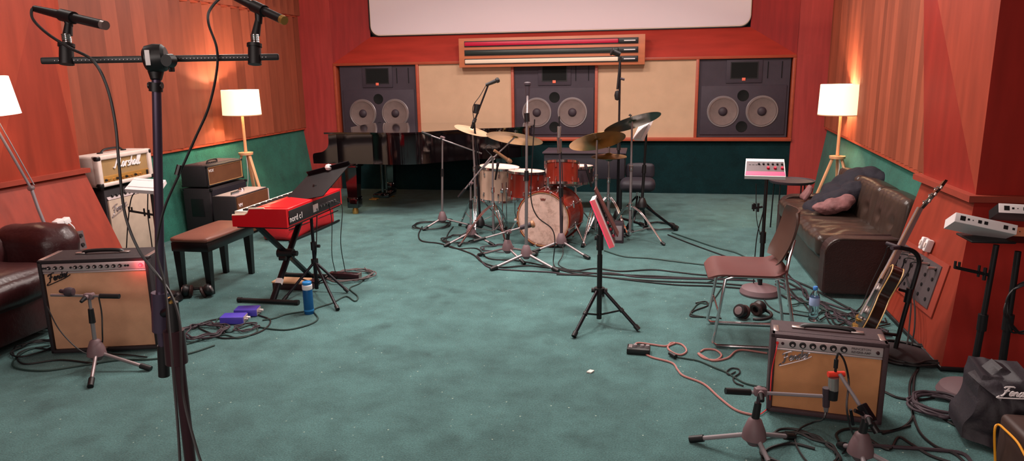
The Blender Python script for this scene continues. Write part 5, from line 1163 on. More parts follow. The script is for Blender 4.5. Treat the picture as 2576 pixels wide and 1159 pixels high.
# round side table
P = V((1.42, 7.3, 0)); zt = up(P, 2005, 455).z
t = E('side_table', 'small round dark side table beyond the sofa arm', 'side table', P)
MB().lathe([(0, -.015), (.2, -.015), (.212, .0), (.214, .012), (.206, .012), (.2, .002), (0, .002)], P + V((0, 0, zt)), n=48).obj('tray_top', 'dust', t)
for a in (PI * .8, PI * 1.6, PI * .2, PI * 1.25): MB().seg(P + V((math.cos(a) * .18, math.sin(a) * .18, zt - .012)), P + V((math.cos(a) * .19, math.sin(a) * .19, 0)), .007).obj('leg', 'black', t)
# ================================================================== sofa
t = E('sofa', 'dark olive leather sofa with tufted back along the right wall', 'sofa', (1.6, 6.0, 0))
sx0, sy0, sy1 = 1.24, 5.08, 6.95; sh = .385
za = up((1.26, 5.06), 2090, 602).z
MB().b2((sx0 + .02, sy0 + .12, .02), (1.95, sy1 - .12, .26), bev=.015).obj('base', 'leather', t)
def armfn(p, q): return V((0, 0, 0))
for y in (sy0, sy1 - .15):
    # arm: flat panel with rolled top that rises to the back
    prof = [(sx0, .03), (sx0, za - .11)] + [(sx0 + .11 - .11 * math.cos(a), za - .11 + .11 * math.sin(a)) for a in [k * PI / 12 for k in range(1, 7)]] + [(1.75, za + .0), (1.86, za + .03), (1.9, za + .05), (1.9, .03)]
    o = MB().poly([V((x, y, z)) for x, z in prof], (0, .15, 0)); 
    bmesh.ops.bevel(o.b, geom=o.b.edges[:], offset=.012, segments=2, affect='EDGES', clamp_overlap=True)
    a_ = o.obj('arm', 'leatherd', t)
    MB().tube([V((x, y - .0, z)) for x, z in prof[1:-1]], .007, smooth=False).obj('piping', 'leather', a_)
def seatw(p, q):
    if p.z < .5: return V((0, 0, 0))
    return V((0, 0, .006 * math.sin(q.y * 60 + 5 * noise.noise(q * 5)) * (1 - abs(p.y) ** 3) + .004 * math.sin(q.y * 25 + q.x * 9)))
L = (sy1 - sy0 - .3) / 2
for k in range(2):
    MB().cushion((1.47, sy0 + .15 + L * (k + .5), sh - .06), (.50, L - .006, .16), r=.04, puff=.012, nz=.006, ns=6, n=34, tuft=seatw).obj('seat_cushion', 'leather', t)
def backt(p, q):
    d = 0
    for cy in (-.5, .5):
        r2 = ((p.y - cy) * 1.3) ** 2 + (p.z + .05) ** 2; d += math.exp(-r2 * 22)
    e = .022 * d if p.x < 0 else 0
    return V((e, 0, 0)) + (V((.0025 * math.sin(q.y * 70 + 4 * noise.noise(q * 6)), 0, 0)) if p.x < -.5 else V((0, 0, 0)))
zb = up((1.8, 5.6), 2230, 462).z - .13
Rb2 = Matrix.Rotation(.16, 3, 'Y'); L = (sy1 - sy0 - .12) / 3
for k in range(3):
    MB().cushion((1.80, sy0 + .06 + L * (k + .5), (sh + zb) / 2 - .0), (.18, L - .008, zb - sh + .16), r=.045, puff=.012, nz=.003, ns=5, n=30, R=Rb2, tuft=backt).obj('back_cushion', 'leather', t)
MB().b2((1.86, sy0 + .05, .03), (1.98, sy1 - .05, zb - .08), bev=.03).obj('back_frame', 'leatherd', t)
# jacket thrown over the far end
def blobs(name, label, cat, m, items, vox=.012, disp=.009, ds=7.0, seed=1, kids=()):
    mb = MB()
    for c, r, in items:
        tmp = bmesh.ops.create_icosphere(mb.b, subdivisions=3, radius=1)
        for v in tmp['verts']: v.co = V((v.co.x * r[0], v.co.y * r[1], v.co.z * r[2])) + V(c)
    o = mb.obj(name, m, None, label=label, cat=cat, sharp=180)
    rm = o.modifiers.new('r', 'REMESH'); rm.mode = 'VOXEL'; rm.voxel_size = vox
    tx = bpy.data.textures.new(name, 'MARBLE'); tx.noise_scale = 1 / ds; tx.turbulence = 9; tx.noise_basis = 'ORIGINAL_PERLIN'
    dm = o.modifiers.new('d', 'DISPLACE'); dm.texture = tx; dm.strength = disp * 2; dm.mid_level = .5
    sm = o.modifiers.new('s', 'SMOOTH'); sm.iterations = 2; sm.factor = .5
    return o
J = lambda px, py, x, y: up((x, y), px, py)
items = []
path = [((2212, 440), 1.81, 6.35, .075), ((2190, 432), 1.80, 6.45, .11), ((2160, 436), 1.78, 6.5, .12), ((2135, 452), 1.7, 6.5, .13), ((2105, 472), 1.6, 6.45, .13), ((2075, 495), 1.5, 6.4, .12), ((2048, 512), 1.42, 6.3, .09)]
for (p_, x, y, r) in path: items.append((J(p_[0], p_[1] + 14, x, y), (r, r * 1.5, .05 + r * .35)))
for p_, x, y, r in (((2150, 480), 1.66, 6.2, .12), ((2120, 500), 1.58, 6.15, .12), ((2090, 512), 1.5, 6.2, .11)): items.append((J(p_[0], p_[1], x, y), (r, r, .09)))
blobs('jacket', 'dark navy jacket thrown over the far end of the sofa', 'jacket', 'navy', items)
it = [(J(2080, 522, 1.46, 6.05), (.12, .1, .055)), (J(2105, 515, 1.52, 6.02), (.12, .09, .06)), (J(2125, 505, 1.57, 6.05), (.09, .08, .05))]
blobs('folded_garment', 'mauve brown garment bundled in front of the navy jacket on the sofa seat', 'garment', 'lining', it, disp=.009, ds=9)
P = J(2030, 490, 1.34, 6.62)
MB().cushion(P + V((0, 0, .02)), (.05, .12, .14), r=.02, nz=.02, ns=9, R=Matrix.Rotation(.5, 3, 'Y')).obj('jacket_cuff', 'lining', None, label='pale brown cloth corner sticking up beside the far sofa arm', cat='cloth')
# ================================================================== folding chair
zs = .44
A = [hz(1795, 868, .012), hz(1998, 812, .012)]
t = E('chair', 'brown plywood chair with chrome sled frame facing left', 'chair', (.72, 4.15, 0))
fl_ = hz(1793, 868, .012)     # front-near foot corner
nl = hz(1935, 882, .012)      # rear end of near skid
fl2 = hz(1800, 818, .012) + V((0, .0, 0))
kn = [up(fl_ + V((.03, .0, 0)), 1815, 700), up(nl, 1985, 700)]
sB = V((fl_.x, fl_.y, .012)); sE = V((1.0, fl_.y - .06 + .0, .012))
yN = fl_.y; yF = yN + .40; xF = fl_.x
XR_ = xF + .37
def frame_side(y, dy):
    return [V((XR_, y + dy, zs - .015)), V((xF + .10, y + dy, zs - .015)), V((xF + .055, y + dy, zs - .03)), V((xF + .0, y, .03)), V((xF + .02, y, .012)), V((xF + .1, y, .012)), V((XR_ + .07, y, .012)), V((XR_ + .085, y, .03)), V((XR_ + .01, y + dy, zs + .0)), V((XR_ + .025, y + dy * 2, zs + .10)), V((XR_ + .05, y + dy * 3, zs + .2))]
for y, dy in ((yN, .02), (yF, -.02)): MB().tube(frame_side(y, dy), .0095, n=10, smooth=False).obj('side_frame', 'chrome', t)
MB().seg((xF + .03, yN, .19), (xF + .03, yF, .19), .006).obj('cross_bar', 'chrome', t)
MB().seg((XR_ + .06, yN, .012), (XR_ + .06, yF, .012), .008).obj('cross_bar', 'chrome', t)
# seat: curved ply sheet
seat = MB(); nx, ny = 18, 10
def grid(mb, f, nx, ny, th):
    T_ = [[f(i / nx, j / ny) for j in range(ny + 1)] for i in range(nx + 1)]
    top = [[mb.b.verts.new(p) for p in r] for r in T_]; bot = [[mb.b.verts.new(p + V(th)) for p in r] for r in T_]
    for i in range(nx):
        for j in range(ny):
            mb.b.faces.new((top[i][j], top[i + 1][j], top[i + 1][j + 1], top[i][j + 1])); mb.b.faces.new((bot[i][j], bot[i][j + 1], bot[i + 1][j + 1], bot[i + 1][j]))
    bd_ = [(i, 0) for i in range(nx)] + [(nx, j) for j in range(ny)] + [(i, ny) for i in range(nx, 0, -1)] + [(0, j) for j in range(ny, 0, -1)]
    for k in range(len(bd_)):
        a = bd_[k]; b = bd_[(k + 1) % len(bd_)]; mb.b.faces.new((top[a[0]][a[1]], bot[a[0]][a[1]], bot[b[0]][b[1]], top[b[0]][b[1]]))
def seatf(u, v):
    x = xF - .04 + u * .43; s = 2 * v - 1
    hw = .215 * (1 - max(0, (.12 - u) / .12) ** 2 * .25) * (1 - max(0, (u - .85) / .15) ** 2 * .15)
    z = zs + .004 - (.035 * (max(0, (.16 - u) / .16)) ** 2) - .012 * (1 - s * s) * math.sin(min(1, u * 1.2) * PI) + .035 * max(0, (u - .8) / .2) ** 2
    return V((x, (yN + yF) / 2 + s * hw, z))
grid(seat, seatf, nx, ny, (0, 0, -.011)); seat.obj('seat', 'brown', t)
bk = MB()
def backf(u, v):
    s = 2 * v - 1; z = zs + .05 + u * .30; hw = .185 + .02 * math.sin(u * PI) - .05 * max(0, (u - .8) / .2) ** 2 - .04 * max(0, (.15 - u) / .15) ** 2
    return V((XR_ - .01 + .09 * u + .02 * math.sin(u * 3) - .035 * s * s, (yN + yF) / 2 + s * hw, z))
grid(bk, backf, 14, 10, (.011, 0, 0)); bk.obj('backrest', 'chairb', t)
for y in (yN + .06, yF - .06): MB().seg((XR_ + .015, y, zs + .08), (XR_ + .03, y, zs + .12), .012).obj('back_bracket', 'chrome', t)
headphones(hz(1880, 795), 'black headphones lying on the carpet under the brown chair', rot=-.5)
# water bottle
P = hz(2045, 806)
t = E('water_bottle', 'clear plastic water bottle with blue cap on the carpet beside the sofa', 'bottle', P)
MB().lathe([(0, .004), (.022, 0), (.03, .006), (.0305, .04), (.028, .05), (.0305, .06), (.0305, .1), (.0295, .105), (.0305, .15), (.026, .175), (.013, .198), (.012, .21), (0, .21)], P, n=32).obj('bottle', 'pet', t)
MB().lathe([(.031, .105), (.0315, .107), (.0315, .155), (.031, .157)], P, n=32).obj('label', 'lblue' if False else mat('pale blue label', (170, 190, 232), .5, var=.05), t)
MB().lathe([(.0135, .205), (.0145, .207), (.0145, .224), (.012, .228), (0, .228)], P, n=24).obj('cap', 'cap', t)
# effects pedal with salmon cables
P = hz(1606, 888)
t = E('effects_pedal', 'small black effects pedal alone at the end of a salmon cable', 'pedal', P, -.05)
T = TR(P, -.05)
MB(T).b2((-.065, -.03, 0), (.065, .05, .035), bev=.005).obj('housing', 'black', t)
for x in (-.02, .02, .05): MB(T).lathe([(.014, 0), (.011, .012), (0, .013)], (x, .015, .035), (0, 0, 1), 16).obj('knob', 'grey', t)
MB(T).b2((-.055, -.02, .035), (-.035, .03, .04)).obj('footswitch', 'steel', t)
cb2 = lambda pts, r, m, lb, n='instrument_cable': arc_cable(n, fl(pts), r, m, lb)
cb2([(1613, 884), (1640, 898), (1690, 912), (1705, 930), (1720, 945), (1770, 965), (1810, 1000), (1850, 1030), (1890, 1042), (1905, 1040)], .0055, 'pinkcable', 'salmon cable running from the effects pedal toward the front stand')
cb2([(1592, 872), (1605, 862), (1640, 866), (1675, 870), (1690, 862), (1715, 866), (1727, 882), (1712, 892), (1690, 885), (1680, 872), (1700, 862)], .0055, 'pinkcable', 'salmon cable looping behind the effects pedal')
cb2([(1762, 884), (1775, 878), (1800, 880), (1815, 893), (1800, 905), (1770, 900), (1757, 888), (1790, 906), (1830, 900), (1860, 880), (1930, 888)], .0055, 'pinkcable', 'salmon cable loop between the pedal and the small combo amplifier')
MB().seg(hz(1685, 888, .015), hz(1700, 897, .015), .012).obj('jack_plug', 'black', None, label='black cable plug on the carpet right of the effects pedal', cat='plug')
cb2([(1700, 897), (1730, 902), (1760, 908), (1800, 925), (1825, 935), (1850, 950), (1880, 965), (1930, 975)], .0045, 'cablegr', 'green grey cable running from the black plug to the small combo')
cb2([(1850, 935), (1835, 942), (1828, 935), (1840, 926), (1858, 928), (1860, 938), (1845, 950), (1850, 962), (1870, 970)], .004, 'cable', 'small black cable loop left of the small combo amplifier')
cb2([(1780, 710), (1840, 688), (1830, 700), (1790, 758), (1760, 762), (1745, 775), (1740, 790), (1790, 800)], .0045, 'cablegr', 'cable strand curling under the front edge of the brown chair')
cb2([(1750, 762), (1775, 758), (1780, 768), (1745, 782), (1738, 795), (1790, 797), (1815, 800)], .0045, 'cable', 'S-shaped cable just left of the chrome chair frame')
cb2([(1905, 700), (1915, 735), (1930, 765), (1960, 785), (2000, 790), (2060, 800)], .0045, 'cable', 'cable passing beside the round weighted base')
P = hz(1485, 936)
MB().poly([P + V((-.02, -.01, .001)), P + V((.005, -.018, .001)), P + V((.02, .012, .001)), P + V((-.004, .02, .001))], (.001, 0, .007)).obj('paper_scrap', 'paper', None, label='tiny white paper scrap on the bare carpet', cat='paper scrap')
# ================================================================== small combo right front
pa = hz(1927, 1040); pb = hz(2217, 1077); w = (pb - pa).length; rz = math.atan2(pb.y - pa.y, pb.x - pa.x)
hA_ = .398
t, T, p, g = combo('combo_amplifier', 'small combo amplifier with gold grille in the right foreground', (pa + pb) / 2, rz, w, .205, hA_, 'tolexb', 'grille2', 0, 0, .045)
kz = hA_ - .022 - .0225
knobs(T, [-.15, -.107, -.065, -.022, .02, .063], .006, kz, t, r=.0115, d=.016)
for x in (-.215, -.192): MB(T).lathe([(.007, 0), (.006, .006), (0, .007)], (x, .006, kz), (0, -1, 0), 12).obj('jack', 'redc' if x < -.2 else 'poleb', t)
MB(T).lathe([(.008, 0), (.006, .01), (0, .011)], (.2, .006, kz - .002), (0, -1, 0), 12).obj('pilot_lamp', 'poleb', t)
text('PRINCETON', .014, 'plate', t, T @ frame((.094, .0055, kz + .003), (1, 0, 0), (0, 0, 1)), ext=.0003, bold=.0004)
text('REVERB-AMP', .014, 'plate', t, T @ frame((.094, .0055, kz - .013), (1, 0, 0), (0, 0, 1)), ext=.0003, bold=.0004)
script('Fender', .042, 'steel', t, T @ frame((-w / 2 + .055, .0125, .262), (1, 0, .3), (-.3, 0, 1)), r=.10)
for x in (-w / 2 + .022, w / 2 - .022): MB(T).b2((x - .012, .04, hA_ - .002), (x + .012, .12, hA_ + .003), bev=.003).obj('corner_protector', 'nickel', t)
cj = T @ V((-.215, -.008, kz))
arc_cable('instrument_cable', [cj, cj + V((-.01, -.03, -.03)), up(cj, 1942, 930), up(cj + V((-.02, -.04, 0)), 1938, 985), hz(1935, 1020, .02), hz(1915, 1040, .008), hz(1900, 1042, .008)], .0026, 'redc', 'thin red cable plugged into the left input of the small combo amplifier')
# front low stand with horizontal boom
hub = hz(1897, 1092, .1); hub.z = 0; tt = up(hub, 1912, 985)
bL = up(hub, 1828, 983); bR = up(hub + V((.02, .03, 0)), 2068, 996)
t = mic_stand('microphone_stand', 'low grey stand with horizontal boom at the front of the small combo amplifier', hub, [hz(1742, 1104, .014), hz(1992, 1098, .014) , hz(1948, 1190, .014)], tt, boom=(bL, tt, bR), r=.0105, clutchz=.25, mats=('dust', 'grey', 'hub'))
m_ = E('microphone', 'stubby grey dynamic microphone close to the small combo grille', 'microphone', bR)
c0 = up(hub + V((.02, .06, 0)), 2078, 1000)
MB().seg(up(hub + V((.02, .06, 0)), 2078, 1022), up(hub + V((.02, .06, 0)), 2079, 975), .014, .016).obj('body', 'dust', m_)
MB().seg(up(hub + V((.02, .06, 0)), 2078, 1036), up(hub + V((.02, .06, 0)), 2078, 1020), .008, .012).obj('connector', 'steel', m_)
arc_cable('microphone_cable', [up(hub, 2078, 1036), up(hub, 2070, 1055), hz(2045, 1062, .03), hz(2010, 1080, .02), hz(2000, 1110, .008), hz(2025, 1155, .008), hz(2060, 1180, .008)], .0045, 'cable', 'black cable curving from the stubby microphone onto the carpet')
# second stand, boom toward the amp from the front
hub2 = hz(2165, 1130, .1); hub2.z = 0; t2 = up(hub2, 2180, 1045)
bb = up(hub2, 2205, 1085); bf = up(hub2 + V((-.06, .14, 0)), 2112, 940)
t = mic_stand('microphone_stand', 'low grey stand at the bottom edge with a boom slanting up to the combo grille', hub2, [hz(2115, 1120, .014), hub2 + V((.25, -.1, 0)), hub2 + V((-.02, -.3, 0))], t2, boom=(bb, t2, bf), r=.0105, mats=('dust', 'grey', 'hub'), clutchz=.3)
MB().box(t2 + V((0, 0, .01)), (.03, .035, .075), R=(bf - bb).to_track_quat('Z', 'Y').to_matrix(), bev=.006).seg(t2, up(hub2, 2150, 1032), .008).seg(up(hub2, 2140, 1030), up(hub2, 2146, 1068), .006).obj('lever', 'blackm', t)
fc = hub2 + V((-.06, .17, 0))
m_ = E('microphone', 'silver side-address microphone in a red mount before the small combo grille', 'microphone', up(fc, 2100, 975))
MB().seg(up(fc, 2096, 980), up(fc, 2097, 948), .021, .021, 20).obj('body', 'nickel', m_)
MB().seg(up(fc, 2094, 1004), up(fc, 2096, 979), .02, .021, 20).obj('grille_head', 'black', m_)
MB().seg(up(fc, 2083, 941), up(fc, 2124, 940), .012, .012).obj('mount', 'redsun', m_)
MB().seg(up(fc, 2101, 940), up(fc, 2105, 895), .006, .004).seg(up(fc, 2102, 925), up(fc, 2104, 903), .009).obj('connector', 'black', m_)
arc_cable('microphone_cable', [up(fc, 2105, 900), up(fc, 2110, 888), up(fc, 2125, 910), up(fc, 2135, 960), up(hub2, 2130, 1020), up(hub2, 2138, 1070), hz(2150, 1110, .02), hz(2120, 1140, .01)], .0042, 'cable', 'black cable arching down from the silver microphone')
# front cables
arc_cable('microphone_cable', coil(hz(2010, 1140), .15, 2.4, jit=.025), .006, 'cable', 'black cable loops at the bottom edge left of the slanting boom stand')
cb3 = lambda pts, r, m, lb: arc_cable('microphone_cable', fl(pts), r, m, lb)
cb3([(2050, 1128), (1990, 1115), (1930, 1130), (1920, 1160), (1960, 1190)], .006, 'cable', 'black cable bend right of the front low stand hub')
cb3([(2220, 1090), (2270, 1075), (2295, 1050), (2295, 1020), (2300, 950), (2310, 925), (2295, 900)], .006, 'cable', 'cable running forward between the small combo and the coiled cable')
cb3([(2310, 925), (2290, 960), (2290, 1010), (2310, 1080), (2350, 1120), (2400, 1140), (2430, 1165)], .006, 'cable', 'cable passing left of the large coil toward the bottom right')
cb3([(2110, 1110), (2105, 1090), (2140, 1078), (2230, 1085), (2290, 1070)], .006, 'cable', 'cable bend in front of the right corner of the small combo')
cb3([(2180, 1100), (2235, 1130), (2260, 1100), (2290, 1115), (2340, 1145), (2400, 1165)], .006, 'cable', 'zigzag cable on the carpet right of the slanting boom stand')
cb3([(2190, 1120), (2260, 1125), (2340, 1130), (2420, 1140), (2450, 1170)], .008, 'dust', 'thick cable bundle along the bottom edge')
cb3([(2225, 985), (2260, 1000), (2310, 1005), (2350, 1000)], .006, 'cable', 'cable joining the small combo to the large coil')
arc_cable('coiled_cable', coil(hz(2362, 1028), .115, 6.3, jit=.012, sy=1.0), .0065, 'dust', 'large neatly coiled cable beside the black bag', n=8)
cb3([(2370, 1050), (2400, 1068), (2440, 1082)], .006, 'cable', 'cable end leaving the large coil toward the black bag')
arc_cable('coiled_cable', coil(hz(2290, 895), .16, 5.2, jit=.04), .007, 'cable', 'messy dark cable pile at the foot of the guitar stand', n=8)
for k in range(7):
    a = hz(1990 + k * 8, 690 + k * 12); pts = []
    for j in range(9): pts.append(hz(1960 + j * 26 + random.uniform(-16, 16), 690 + j * 12 + k * 7 + random.uniform(-14, 14), .01))
    arc_cable('microphone_cable', [p for p in pts if p.x < 1.22 or p.y < 4.95], .006, ('cable', 'dust')[k % 2], 'dark cable in the heap along the front foot of the sofa', group='cables heaped at the sofa foot')
for k in range(6):
    pts = []
    for j in range(8): pts.append(hz(2070 + j * 24 + random.uniform(-14, 14), 765 + j * 6 + k * 7 + random.uniform(-12, 12), .01))
    arc_cable('microphone_cable', pts, .005, ('cable', 'dust')[k % 2], 'dark cable in the tangle between the sofa end and the guitar', group='cables tangled behind the small combo')
cb3([(2075, 790), (2090, 815), (2120, 835), (2160, 850), (2200, 870), (2260, 880), (2300, 880)], .005, 'cable', 'long cable sagging from the sofa corner to the guitar stand')
arc_cable('microphone_cable', coil(hz(2035, 780), .11, 1.6, jit=.02), .0045, 'cablegr', 'thin cable loop round the clear water bottle')
# ================================================================== guitar on its stand
Bp = up((1.27, 3.98), 2172, 858); Hd = up((1.62, 4.14), 2384, 450)
Lx = (Hd - Bp).normalized(); Gl = (Hd - Bp).length
N_ = V((-1, .2, .2)); N_ = (N_ - Lx * N_.dot(Lx)).normalized(); Wd = Lx.cross(N_).normalized()
g = E('electric_guitar', 'dark electric guitar with cream binding seen edge-on, leaning on its stand', 'guitar', Bp)
G = lambda l, w_, n_: Bp + Lx * l + Wd * w_ + N_ * n_
S = Gl / 1.0
out = curve([(0, 0, 0), (.03, .12, 0), (.11, .165, 0), (.2, .15, 0), (.27, .115, 0), (.34, .13, 0), (.41, .135, 0), (.45, .08, 0), (.44, .03, 0), (.44, -.03, 0), (.45, -.06, 0), (.40, -.12, 0), (.34, -.125, 0), (.27, -.115, 0), (.2, -.15, 0), (.11, -.165, 0), (.03, -.12, 0), (0, 0, 0)], 4)[:-1]
bt = .056
MB().poly([G(p.x * S, p.y * S, 0) for p in out], N_ * bt).obj('body', 'bodyb', g)
for n_ in (.0, bt): MB().tube([G(p.x * S, p.y * S * 1.005, n_) for p in out] + [G(out[0].x, out[0].y, n_)], .0034, n=6, smooth=False).obj('binding', 'bindc', g)
MB().poly([G(p.x * S * .94 + .012, p.y * S * .92, bt) for p in out], N_ * .004).obj('top', 'bodyb', g)
nk = MB(); 
nk.poly([G(.42 * S, .027, bt - .018), G(.80 * S, .021, bt - .014), G(.80 * S, .021, bt + .004), G(.42 * S, .027, bt + .006)], Wd * -.046); nk.obj('neck', 'brown', g)
MB().poly([G(.36 * S, .027, bt + .006), G(.80 * S, .021, bt + .004), G(.80 * S, .021, bt + .010), G(.36 * S, .027, bt + .012)], Wd * -.046).obj('fretboard', 'fret', g)
hb = MB()
ang = -.22
def Hh(l, w_, n_): return G(.80 * S + l * math.cos(ang), w_, bt - .002 + l * math.sin(ang) + n_)
hb.poly([Hh(0, .021, 0), Hh(.04, .034, 0), Hh(.15, .04, 0), Hh(.19, .02, 0), Hh(.18, 0, 0), Hh(.19, -.02, 0), Hh(.15, -.04, 0), Hh(.04, -.034, 0), Hh(0, -.021, 0)], N_ * -.014); hb.obj('headstock', 'bodyb', g)
for k in range(3):
    for s in (-1, 1):
        p = Hh(.045 + k * .045, s * .05, -.006)
        MB().seg(p, p - N_ * .0 + Wd * s * .015, .004).seg(p + Wd * s * .012 - Lx * .008, p + Wd * s * .012 + Lx * .008, .007).seg(Hh(.045 + k * .045, s * .028, 0), Hh(.045 + k * .045, s * .028, .01), .004).obj('tuning_peg', 'nickel', g)
for k in range(6): MB().seg(G(.13 * S, -.025 + k * .01, bt + .018), G(.80 * S, -.017 + k * .0068, bt + .012), .0007, n=4).obj('string', 'steel', g)
for l in (.17, .31): MB().box(G(l * S, 0, bt + .008), (.04, .075, .014), R=Matrix((Lx, Wd, N_)).transposed(), bev=.003).obj('pickup', 'nickel', g)
MB().box(G(.115 * S, 0, bt + .012), (.015, .08, .014), R=Matrix((Lx, Wd, N_)).transposed(), bev=.003).obj('bridge', 'nickel', g)
for l, w_ in ((.06, -.1), (.11, -.115), (.05, -.06), (.1, -.07)): MB().lathe([(.013, 0), (.011, .016), (0, .017)], G(l * S, w_, bt + .003), N_, 16).obj('knob', 'gold', g)
MB().seg(G(.43 * S, -.08, bt - .02), G(.43 * S, -.08, bt - .02) + Wd * -.02, .005).obj('strap_button', 'nickel', g)
# stand
sbp = hz(2250, 893)
t = E('guitar_stand', 'black tubular guitar stand with padded yoke holding the dark guitar', 'guitar stand', sbp)
top_ = up(sbp, 2313, 655)
MB().tube([sbp + V((0, 0, .03)), up(sbp, 2275, 790), up(sbp, 2305, 690), up(sbp, 2312, 655), up(sbp, 2298, 632), up(sbp, 2262, 622)], .0125, n=12).obj('neck_tube', 'black', t)
MB().seg(up(sbp, 2282, 760), up(sbp, 2290, 725), .019).seg(up(sbp, 2288, 735), up(sbp, 2262, 728), .008).obj('clutch', 'black', t)
yk = up(sbp, 2262, 622); MB().seg(yk, yk + V((-.05, -.04, .005)), .011).seg(yk, yk + V((-.05, .05, .01)), .011).obj('yoke', 'dust', t)
MB().lathe([(0, 0), (.16, 0), (.17, .012), (.12, .03), (.03, .045), (0, .046)], sbp + V((.03, 0, 0)), n=40).obj('base', 'tolex', t)
MB().tube([sbp + V((0, 0, .12)), Bp + N_ * .0 + V((.02, 0, .05)), Bp + V((-.03, -.05, .0))], .009).obj('cradle_arm', 'black', t)
# socket panel on flared face of the right pier
def pf(y, z): return V((1.57 + (z / .86) * .215, y, z))
c00, c10, c11, c01 = hz(0, 0), None, None, None
def pierhit(px, py):
    # plane through (1.57,*,0.02) and (1.785,*,.86)
    n = V((.86, 0, -.215)).normalized(); o = V((1.565, 0, 0)); d = ray(px, py)
    return CAM + d * ((o - CAM).dot(n) / d.dot(n))
nv = V((-.97, 0, .243))
qs = [pierhit(2276, 612), pierhit(2374, 672), pierhit(2336, 778), pierhit(2236, 700)]
t = E('socket_panel', 'grey metal multi-socket panel in a wooden frame low on the right pier', 'socket panel', sum(qs, V()) / 4)
ctr = sum(qs, V()) / 4; big = [ctr + (q_ - ctr) * 1.22 for q_ in qs]
MB().poly(big, nv * .006).obj('wood_frame', 'rail', t)
MB().poly(qs, nv * .012).obj('plate', 'plate', t)
def pq(a, b): return (qs[0] * (1 - a) + qs[1] * a) * (1 - b) + (qs[3] * (1 - a) + qs[2] * a) * b
for i in range(6):
    for j in range(4):
        P = pq((i + .5) / 6, (j + .5) / 4.2) + nv * .012
        MB().seg(P, P + nv * .004, .011, n=12).obj('socket', 'black', t)
        if j == 0 or (i + j) % 4 == 0:
            pass
for i in range(6):
    P = pq((i + .5) / 6, .1) + nv * .014
    e = P + nv * .05 + V((0, -.01, -.005))
    pl = MB().seg(P, e, .009, n=10).obj('cable_plug', 'nickel', None, label='silver cable plug in the top row of the right pier socket panel', cat='plug', group='plugs in the top row of the right socket panel')
    if i < 5:
        arc_cable('panel_cable', [e, e + nv * .045 + V((0, .02, -.015)), e + nv * .05 + V((0, .05, -.09)), V((1.50 - i * .01, e.y + .07, .16)), V((1.46 - i * .02, e.y + .05, .04)), V((1.42 - i * .03, e.y + .0, .008)), V((1.34 - i * .03, e.y - .12, .008))], .0045, 'cable', 'black cable drooping from the top row of the right pier socket panel', group='cables drooping from the right socket panel')
for k, (a, b) in enumerate((((2338, 765), 1), ((2328, 770), 2))):
    e = pierhit(*a) + nv * .02
    arc_cable('panel_cable', [pierhit(2300, 690) + nv * .05 + V((0, 0, -.01 * b)), pierhit(2305 + 8 * b, 760) + nv * .05, pierhit(2300 + 14 * b, 830) + nv * .06, hz(2270 + 10 * b, 880, .01)], .0045, 'cable', ('left' if b == 1 else 'right') + ' of two black cables hanging below the right socket panel')
for k, (x, y) in enumerate(((2333, 614), (2344, 620))):
    P = pierhit(x, y)
    s = E('power_plug', ('left' if k == 0 else 'right') + ' one of two white power plugs on the right pier above the socket panel', 'plug', P)
    MB().box(P + nv * .02, (.04, .034, .075), R=Matrix.Rotation(.25, 3, 'Y'), bev=.006).obj('plug_body', 'white', s)
    MB().box(P + nv * .043, (.004, .02, .03), R=Matrix.Rotation(.25, 3, 'Y'), bev=.001).obj('rocker', 'cream', s)
# ================================================================== right stands with mixers
P1 = hz(2442, 1000); P1 = V((P1.x, P1.y + .02, 0))
t1, tp = round_stand('mixer_stand', 'tall black stand on a pink-grey round base beside the right pier', P1, up(P1, 2500, 615).z, base='hub', rb=.14, r=.0125, lean=(.03, 0))
arm_holder(t1, up(P1, 2492, 692), up(P1, 2402, 672))
c = up(P1, 2478, 572)
mt, T = mixer('personal_mixer', 'white-backed personal mixer tilted down to the right on the nearest right stand', c + V((.0, .06, -.01)), (.95, -.1, -.19), (0, .9, -.42), .26, .14, .045, face='white', knobs_=False)
back_panel(mt, T, .26, .14, .045)
MB().b2(up(P1, 2500, 600) - V((.1, .02, .02)), up(P1, 2500, 600) + V((.09, .16, -.008)), bev=.006).obj('mixer_plate', 'black', t1)
P2 = V((1.755, 3.66, 0))
t, tp = round_stand('mixer_stand', 'black stand at the right edge carrying a brown-lit mixer and a hanging cable coil', P2, up(P2, 2566, 632).z, base='black', rb=.14, r=.014)
c = up(P2, 2580, 598)
mt, T = mixer('personal_mixer', 'amber-backed personal mixer at the right edge below the upper white one', c + V((.03, .05, 0)), (1, -.1, .0), (0, .9, -.42), .27, .14, .045, edge_white=False, face='dustd', knobs_=False)
back_panel(mt, T, .27, .14, .045, m='rollwood')
P3 = V((2.0, 3.72, 0))
t, tp = round_stand('mixer_stand', 'rearmost black stand at the right edge, largely hidden behind the others', P3, up(P3, 2570, 560).z, base='black', rb=.13, r=.013)
c = up(P3, 2572, 540)
mt, T = mixer('personal_mixer', 'upper white-backed personal mixer at the right edge', c + V((.03, .04, 0)), (1, -.1, -.02), (0, .9, -.42), .27, .14, .045, edge_white=False, face='dustd', knobs_=False)
back_panel(mt, T, .27, .14, .045)
q = up(P2, 2575, 770)
pts = [q + V((.09 * math.cos(a), -.03 + .01 * math.sin(a * 3), .13 * math.sin(a))) for a in [k * 2 * PI / 12 for k in range(12 * 4)]]
arc_cable('coiled_cable', [p + V((random.uniform(-.012, .012),) * 3) for p in pts], .005, 'cable', 'cable coil hanging on the stand at the right edge')
